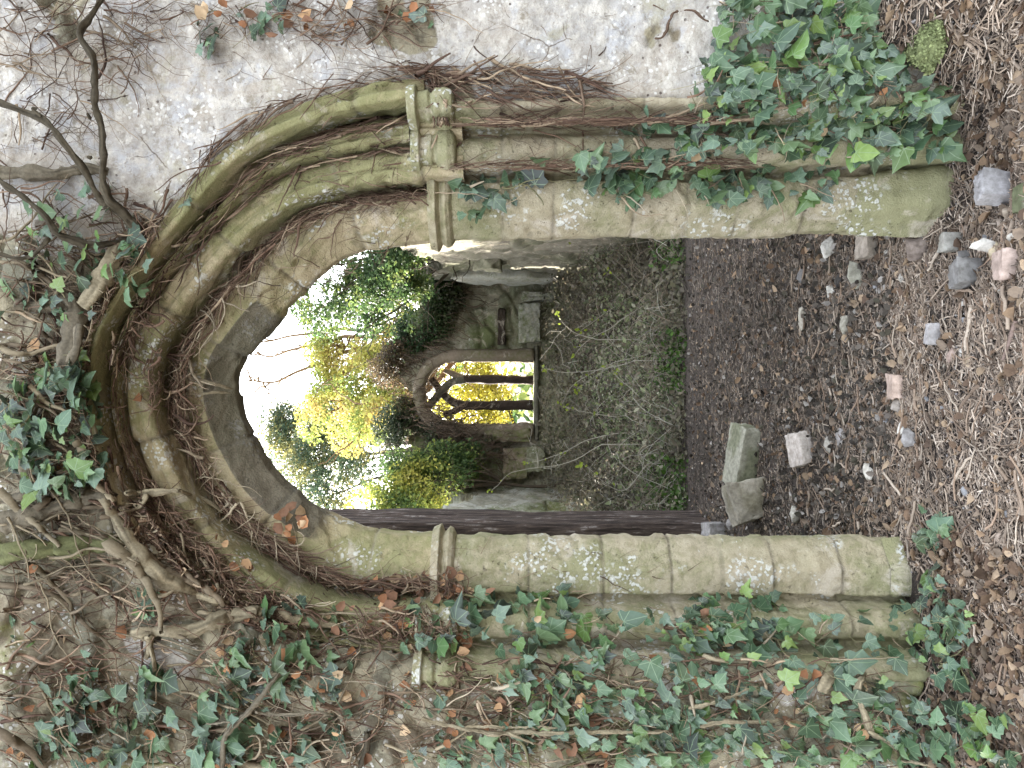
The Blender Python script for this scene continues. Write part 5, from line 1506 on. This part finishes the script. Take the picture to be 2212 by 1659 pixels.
# arching brambles that stand out one by one
BR = [([(1490, 660), (1380, 640), (1290, 560), (1235, 525)], 'bramble arching towards the right jamb with a yellow tip leaf'),
      ([(1400, 620), (1340, 655), (1290, 690), (1255, 712)], 'pale bramble with a yellow leaf bending below the pale stripe'),
      ([(1390, 660), (1330, 700), (1270, 735), (1240, 770)], 'pale straight bramble crossing under the slot right of the window'),
      ([(1290, 735), (1245, 720), (1220, 700), (1200, 675)], 'pale bramble forking up to the dressed blocks'),
      ([(1430, 740), (1350, 775), (1290, 810), (1245, 840)], 'long pale bramble below the right light of the window'),
      ([(1370, 780), (1290, 800), (1220, 805), (1180, 795)], 'bramble with bright green tip in front of the window sill'),
      ([(1420, 760), (1310, 790), (1240, 830), (1215, 870)], 'grey bramble hanging low under the middle of the window'),
      ([(1460, 890), (1400, 870), (1350, 830), (1325, 805)], 'grey bramble leaning right from the middle of the bank'),
      ([(1340, 935), (1270, 950), (1200, 985), (1140, 1000)], 'bramble running left under the leaning slab'),
      ([(1300, 960), (1220, 1000), (1110, 1020), (1060, 1060)], 'longest bramble slanting up before the left side wall'),
      ([(1400, 1000), (1350, 1060), (1305, 1040), (1260, 1000)], 'looping bramble low before the left side wall'),
      ([(1420, 880), (1330, 900), (1270, 890), (1220, 880)], 'bramble with lime green leaves under the left light of the window')]
for i, (pts, lab) in enumerate(BR):
    r = np.random.default_rng(7000 + i)
    P = np.array(pts, float)
    d0 = 8.2 + r.uniform(-.4, .8)
    W = at(P[:, 0], P[:, 1], np.linspace(d0, d0 + r.uniform(-.3, .6), len(P)))
    Q = resample(catmull(W, 8), .04)
    g0 = Q[0].copy(); g0[2] = float(ground_z(Q[:1, 0], Q[:1, 1])[0]) - .02
    Q = np.vstack([g0, Q]); n = len(Q)
    Q = Q + .008 * np.column_stack([fbm(np.column_stack([np.arange(n) / 4., np.full(n, k * 2.), np.full(n, i)]), 2, i + k) for k in range(3)])
    lines = [(Q, .0052 * np.linspace(1, .5, n))]
    for s_ in range(3):
        k = r.integers(n // 3, n - 2); e = Q[k] + np.cumsum(r.normal(0, .035, (6, 3)) + np.array([r.normal(0, .03), 0, .02]), 0)
        lines.append((np.vstack([Q[k], e]), .0028))
    V, FQ, C = tubes(lines, 5, [np.array([.42, .39, .32]) * r.uniform(.7, 1.1)] * len(lines))
    root = empty('bramble', g0, lab, 'bramble', 'brambles on the bank')
    part('stems', root, V, FQ, M['twig'], attrs={'col': C})
    nl = 7; k = np.concatenate([r.integers(n // 2, n, 3), np.full(4, n - 1)])
    V, f, C, U = place_leaves(Q[k] + r.normal(0, .02, (nl, 3)), np.array([0, -1, .3]) + r.normal(0, .6, (nl, 3)), r.normal(0, 1, (nl, 3)), r.uniform(.03, .06, nl), np.array([.30, .38, .05]) * r.uniform(.6, 1.2, (nl, 1)), SIMPLE, i)
    part('leaves', root, V, f, M['tree_leaf'], attrs={'col': C})

# ------------------------------------------------------------------ trees and ivy crowns beyond
def crown(blobs, n, leaf, pal, seed, hole=.05):
    """leaves through the volume of blobs [(X, Y, dist, rx, ry(depth), rz)] given in photo px for rx, rz"""
    r = np.random.default_rng(seed); pts = []
    wts = np.array([b[3] * b[5] for b in blobs], float); wts /= wts.sum()
    for b, w in zip(blobs, wts):
        m = int(n * w * 1.9) + 5
        c = px_at(b[0], b[1], b[2]); s = b[2] / F
        v = r.normal(size=(m, 3)); v /= np.linalg.norm(v, axis=1, keepdims=True); v *= r.random((m, 1)) ** .45
        p = c + v * np.array([b[3] * s, b[4], b[5] * s])
        q = fbm(p * (2.2), 3, seed + 3)
        pts.append(p[q > hole - .2 + .25 * (r.random(m) - .5)])
    P = np.vstack(pts)
    if len(P) > n: P = P[r.choice(len(P), n, replace=False)]
    m = len(P)
    pal = np.asarray(pal, float)
    grp = np.clip((fbm(P * 1.7, 2, seed + 8) * .6 + .5), 0, .999)
    ci = np.clip((grp * len(pal) + r.normal(0, .7, m)).astype(int), 0, len(pal) - 1)
    c = pal[ci] * r.uniform(.65, 1.35, (m, 1))
    return place_leaves(P, np.array([0, -.4, .8]) + r.normal(0, .7, (m, 3)), r.normal(0, 1, (m, 3)) + [0, 0, -.5], leaf * r.uniform(.6, 1.4, m), c, SIMPLE, seed)

def limbs(base, tips, r0, seed, col):
    r = np.random.default_rng(seed); lines = []
    base = np.asarray(base, float); tips = [np.asarray(t, float) for t in tips]
    cen = np.mean(tips, 0); fork = base + (cen - base) * .45; fork[0:2] = base[0:2] + (cen - base)[0:2] * .25
    lines.append((resample(catmull([base, (base + fork) / 2 + r.normal(0, .05, 3), fork], 6), .12), r0))
    n = len(lines[0][0]); lines[0] = (lines[0][0], np.linspace(r0, r0 * .7, n))
    for t in tips:
        mid = (fork + t) / 2 + r.normal(0, .12, 3)
        P = resample(catmull([fork, mid, t], 8), .08); n = len(P)
        P = P + (.02 + .10 * np.linspace(0, 1, n)[:, None]) * np.column_stack([fbm(np.column_stack([np.arange(n) / 7., np.full(n, k * 2.), np.full(n, seed)]), 2, seed + k) for k in range(3)])
        lines.append((P, np.linspace(r0 * .6, r0 * .12, n)))
        for _ in range(8):
            k = r.integers(n // 3, n); e = P[k] + np.cumsum(r.normal(0, .05, (9, 3)) + (t - fork) / np.linalg.norm(t - fork) * .06 + r.normal(0, .05, 3), 0)
            lines.append((np.vstack([P[k], e]), np.linspace(r0 * .16, r0 * .05, 10)))
    return tubes(lines, 6, [col] * len(lines))

GREEN = [[.030, .058, .024], [.045, .085, .032], [.065, .115, .04], [.10, .15, .05], [.17, .21, .06]]
YELL = [[.19, .26, .07], [.28, .33, .085], [.40, .40, .10], [.50, .46, .12], [.48, .38, .13]]
MIX = [[.07, .12, .04], [.15, .21, .06], [.26, .30, .07], [.40, .40, .09], [.46, .42, .10]]
BLUEG = [[.06, .10, .06], [.10, .15, .09], [.18, .20, .10], [.30, .28, .10]]
def tree(label, blobs, n, leaf, pal, seed, base, r0, name='tree', cat='tree', hole=.05, extra=(), bcol=(.09, .07, .05), group='trees beyond the doorway'):
    V, f, C, U = crown(blobs, n, leaf, pal, seed, hole)
    tips = [px_at(b[0], b[1], b[2]) for b in blobs] + [px_at(*e) for e in extra]
    SV, SF, SC = limbs(base, tips, r0, seed, bcol)
    root = empty(name, base, label, cat, group)
    part('crown', root, V, f, M['tree_leaf'], attrs={'col': C})
    part('trunk', root, SV, SF, M['bark'], attrs={'col': SC})

tree('dark evergreen tree hanging over the right side wall, its edge touched with yellow', [
    (700, 640, 10.5, 95, .7, 75), (790, 590, 10.2, 90, .7, 100), (860, 560, 9.8, 70, .6, 70), (720, 560, 10.2, 70, .6, 60), (830, 690, 11.2, 50, .5, 80), (900, 620, 10.4, 45, .4, 40), (640, 560, 10.6, 80, .6, 50)],
    17000, .05, GREEN, 8001, (2.7, 11.6, .3), .06, hole=.02)
tree('sunlit yellow leaved tree rising behind the window wall', [
    (770, 800, 16.0, 75, 1.0, 50), (720, 850, 16.5, 80, 1.0, 55), (790, 880, 15.6, 70, .9, 45), (700, 760, 16, 60, .9, 45), (760, 930, 16, 60, 1, 50), (830, 690, 15.5, 45, .7, 40), (840, 640, 15, 40, .6, 40), (680, 900, 17, 60, 1, 40), (850, 850, 15, 50, .7, 55), (800, 760, 15, 50, .7, 45), (880, 900, 15, 40, .7, 40), (855, 690, 12.7, 45, .4, 50), (900, 730, 12.6, 35, .3, 35), (840, 880, 14.5, 50, .6, 60), (800, 920, 15, 50, .7, 55)],
    30000, .062, YELL, 8002, (1.5, 16.3, 0), .14, hole=.0, extra=[(560, 760, 16), (540, 830, 16), (575, 720, 16)], bcol=(.20, .13, .07))
tree('thin leaved hazy green tree far behind, under the open sky', [
    (640, 930, 22, 70, 1.3, 60), (600, 900, 22, 55, 1.2, 45), (690, 960, 21, 70, 1.2, 60), (740, 980, 21, 70, 1, 60), (780, 1010, 20, 70, 1, 70), (700, 1080, 20, 70, 1, 70), (650, 1010, 21, 70, 1.2, 70), (600, 950, 22, 50, 1, 50), (720, 900, 21, 70, 1, 60)],
    32000, .07, BLUEG, 8003, (-1.6, 22, 0), .13, hole=.0, bcol=(.10, .09, .08))
tree('bushy green tree with yellow tips before the left side wall', [
    (960, 1010, 11.4, 62, .6, 75), (900, 1045, 11.2, 60, .6, 60), (860, 1090, 10.8, 70, .6, 65), (800, 1110, 10.6, 70, .6, 60), (1010, 990, 11.6, 45, .45, 40), (870, 1010, 11.3, 50, .5, 55), (930, 1080, 10.8, 60, .5, 45)],
    18000, .048, MIX, 8004, (-1.5, 11.6, .7), .03, hole=.0)
tree('golden leaved tree standing just outside the tracery window', [
    (1000, 850, 18, 130, 1.0, 70), (1060, 820, 18, 110, 1, 60), (1050, 900, 17.5, 110, 1, 60), (960, 900, 17.5, 80, 1, 50)],
    9000, .075, [[.30, .32, .05], [.46, .42, .06], [.56, .50, .08], [.40, .36, .06]], 8005, (-1.9, 18, 0), .10, hole=.06)
tree('pale yellow bush outside the low opening of the left side wall', [
    (1230, 1095, 13.5, 40, .5, 55), (1000, 1105, 13, 50, .5, 60), (900, 1125, 13.5, 60, .5, 60)],
    4000, .06, [[.42, .36, .06], [.52, .42, .08], [.5, .34, .08]], 8006, (-2.6, 13.4, 0), .05, hole=-.1)
# ivy heaped on top of the ruined wall
def ruin_ivy(label, blobs, n, seed, pal, leaf=.045):
    V, f, C, U = crown(blobs, n, leaf, pal, seed, .10)
    lo = V[:, 2].min(); root = empty('ivy_plant', (V[:, 0].mean(), V[:, 1].mean(), lo), label, 'ivy', 'ivy on the ruined chapel')
    part('foliage', root, V, f, M['tree_leaf'], attrs={'col': C})
    r = np.random.default_rng(seed); lines = []
    for b in blobs:
        for _ in range(30):
            p = px_at(b[0] + r.normal(0, b[5] * .5) * 0 + r.uniform(-1, 1) * b[3] * .8, b[1] + r.uniform(-1, 1) * b[5] * .8, b[2])
            e = p + np.cumsum(r.normal(0, .03, (10, 3)) + np.array([r.normal(0, .02), 0, -.05]), 0)
            lines.append((e, .005))
    SV, SF, SC = tubes(lines, 4, [np.array([.12, .085, .06]) * r.uniform(.6, 1.6) for _ in lines])
    tag(part('stems', root, SV, SF, M['twig'], attrs={'col': SC}), kind='stuff')
ruin_ivy('dark ivy heap smothering the left half of the tracery window top', [
    (900, 960, 12.0, 85, .3, 70), (930, 1000, 12.0, 70, .3, 60), (870, 920, 12.1, 60, .25, 70), (985, 950, 12.05, 45, .2, 30), (1050, 970, 12.0, 30, .15, 30), (935, 915, 11.85, 34, .15, 26), (900, 890, 11.85, 30, .15, 26), (960, 940, 11.85, 50, .15, 30), (990, 1000, 11.9, 50, .2, 35)], 13000, 8101, [[.035, .05, .028], [.05, .07, .035], [.07, .09, .045], [.09, .08, .055], [.11, .12, .06]])
ruin_ivy('brown twiggy ivy heap on top of the wall right of the window point', [
    (845, 800, 12.1, 45, .35, 55), (860, 760, 12.1, 40, .3, 40), (880, 860, 12.0, 35, .25, 35)], 4500, 8102, [[.09, .068, .04], [.13, .09, .055], [.07, .085, .035], [.17, .12, .07]], .04)
ruin_ivy('green ivy curtain on the wall between tracery window and right side wall', [
    (930, 690, 12.05, 55, .2, 60), (960, 640, 12.0, 60, .2, 50), (890, 720, 12.05, 50, .25, 45)], 6000, 8103, GREEN[:3] + [[.08, .10, .04], [.10, .10, .06]])
# far woodland that closes the view
def wood(n, seed):
    r = np.random.default_rng(seed); x = r.uniform(-26, 26, n); y = r.uniform(26, 36, n)
    z = r.random(n) ** 1.3 * (4.2 + 1.2 * np.sin(x * .6) + .8 * np.sin(x * 1.7))
    pal = np.array(GREEN[1:] + YELL[:2]); c = pal[r.integers(0, len(pal), n)] * r.uniform(.6, 1.3, (n, 1))
    return place_leaves(np.column_stack([x, y, z]), r.normal(0, 1, (n, 3)), r.normal(0, 1, (n, 3)), r.uniform(.2, .5, n), c, SIMPLE, seed)
V, f, C, U = wood(9000, 8201)
tag(link('woodland', new_mesh('woodland', V, f, M['tree_leaf'], attrs={'col': C})), 'distant belt of woodland closing the view beyond the ruin', kind='stuff')

# ------------------------------------------------------------------ light, sky, camera
SUN_EL, SUN_AZ = math.radians(20), math.radians(-42)      # azimuth from +Y, negative = towards -X
sd = Vector((math.sin(SUN_AZ) * math.cos(SUN_EL), math.cos(SUN_AZ) * math.cos(SUN_EL), math.sin(SUN_EL)))
sun = bpy.data.lights.new('sun', 'SUN'); sun.energy = 4.0; sun.angle = math.radians(0.5); sun.color = (1.0, .93, .80)
so = bpy.data.objects.new('sun', sun); COL.objects.link(so); so.rotation_euler = sd.to_track_quat('Z', 'Y').to_euler()
w = bpy.data.worlds.new('World'); sc.world = w; w.use_nodes = True
nt = w.node_tree; bg = nt.nodes['Background']
sky = nt.nodes.new('ShaderNodeTexSky'); sky.sky_type = 'NISHITA'; sky.sun_disc = False
sky.sun_elevation = SUN_EL; sky.sun_rotation = SUN_AZ; sky.air_density = 1.0; sky.dust_density = 3.0; sky.ozone_density = 0.6
hs = nt.nodes.new('ShaderNodeHueSaturation'); hs.inputs['Saturation'].default_value = .36
nt.links.new(sky.outputs[0], hs.inputs['Color']); nt.links.new(hs.outputs[0], bg.inputs[0]); bg.inputs[1].default_value = 0.15

cam = bpy.data.cameras.new('camera'); cam.sensor_fit = 'HORIZONTAL'; cam.sensor_width = 36.0
cam.lens = 36.0 * F / 2212.0; cam.clip_start = .05; cam.clip_end = 2000
co = bpy.data.objects.new('camera', cam); COL.objects.link(co)
from mathutils import Matrix
co.matrix_world = Matrix(((0, 1, 0, CAM[0]), (0, 0, -1, CAM[1]), (-1, 0, 0, CAM[2]), (0, 0, 0, 1)))
sc.camera = co
sc.view_settings.view_transform = 'Standard'; sc.view_settings.look = 'None'
sc.view_settings.exposure = 3.25; sc.view_settings.gamma = 1.0
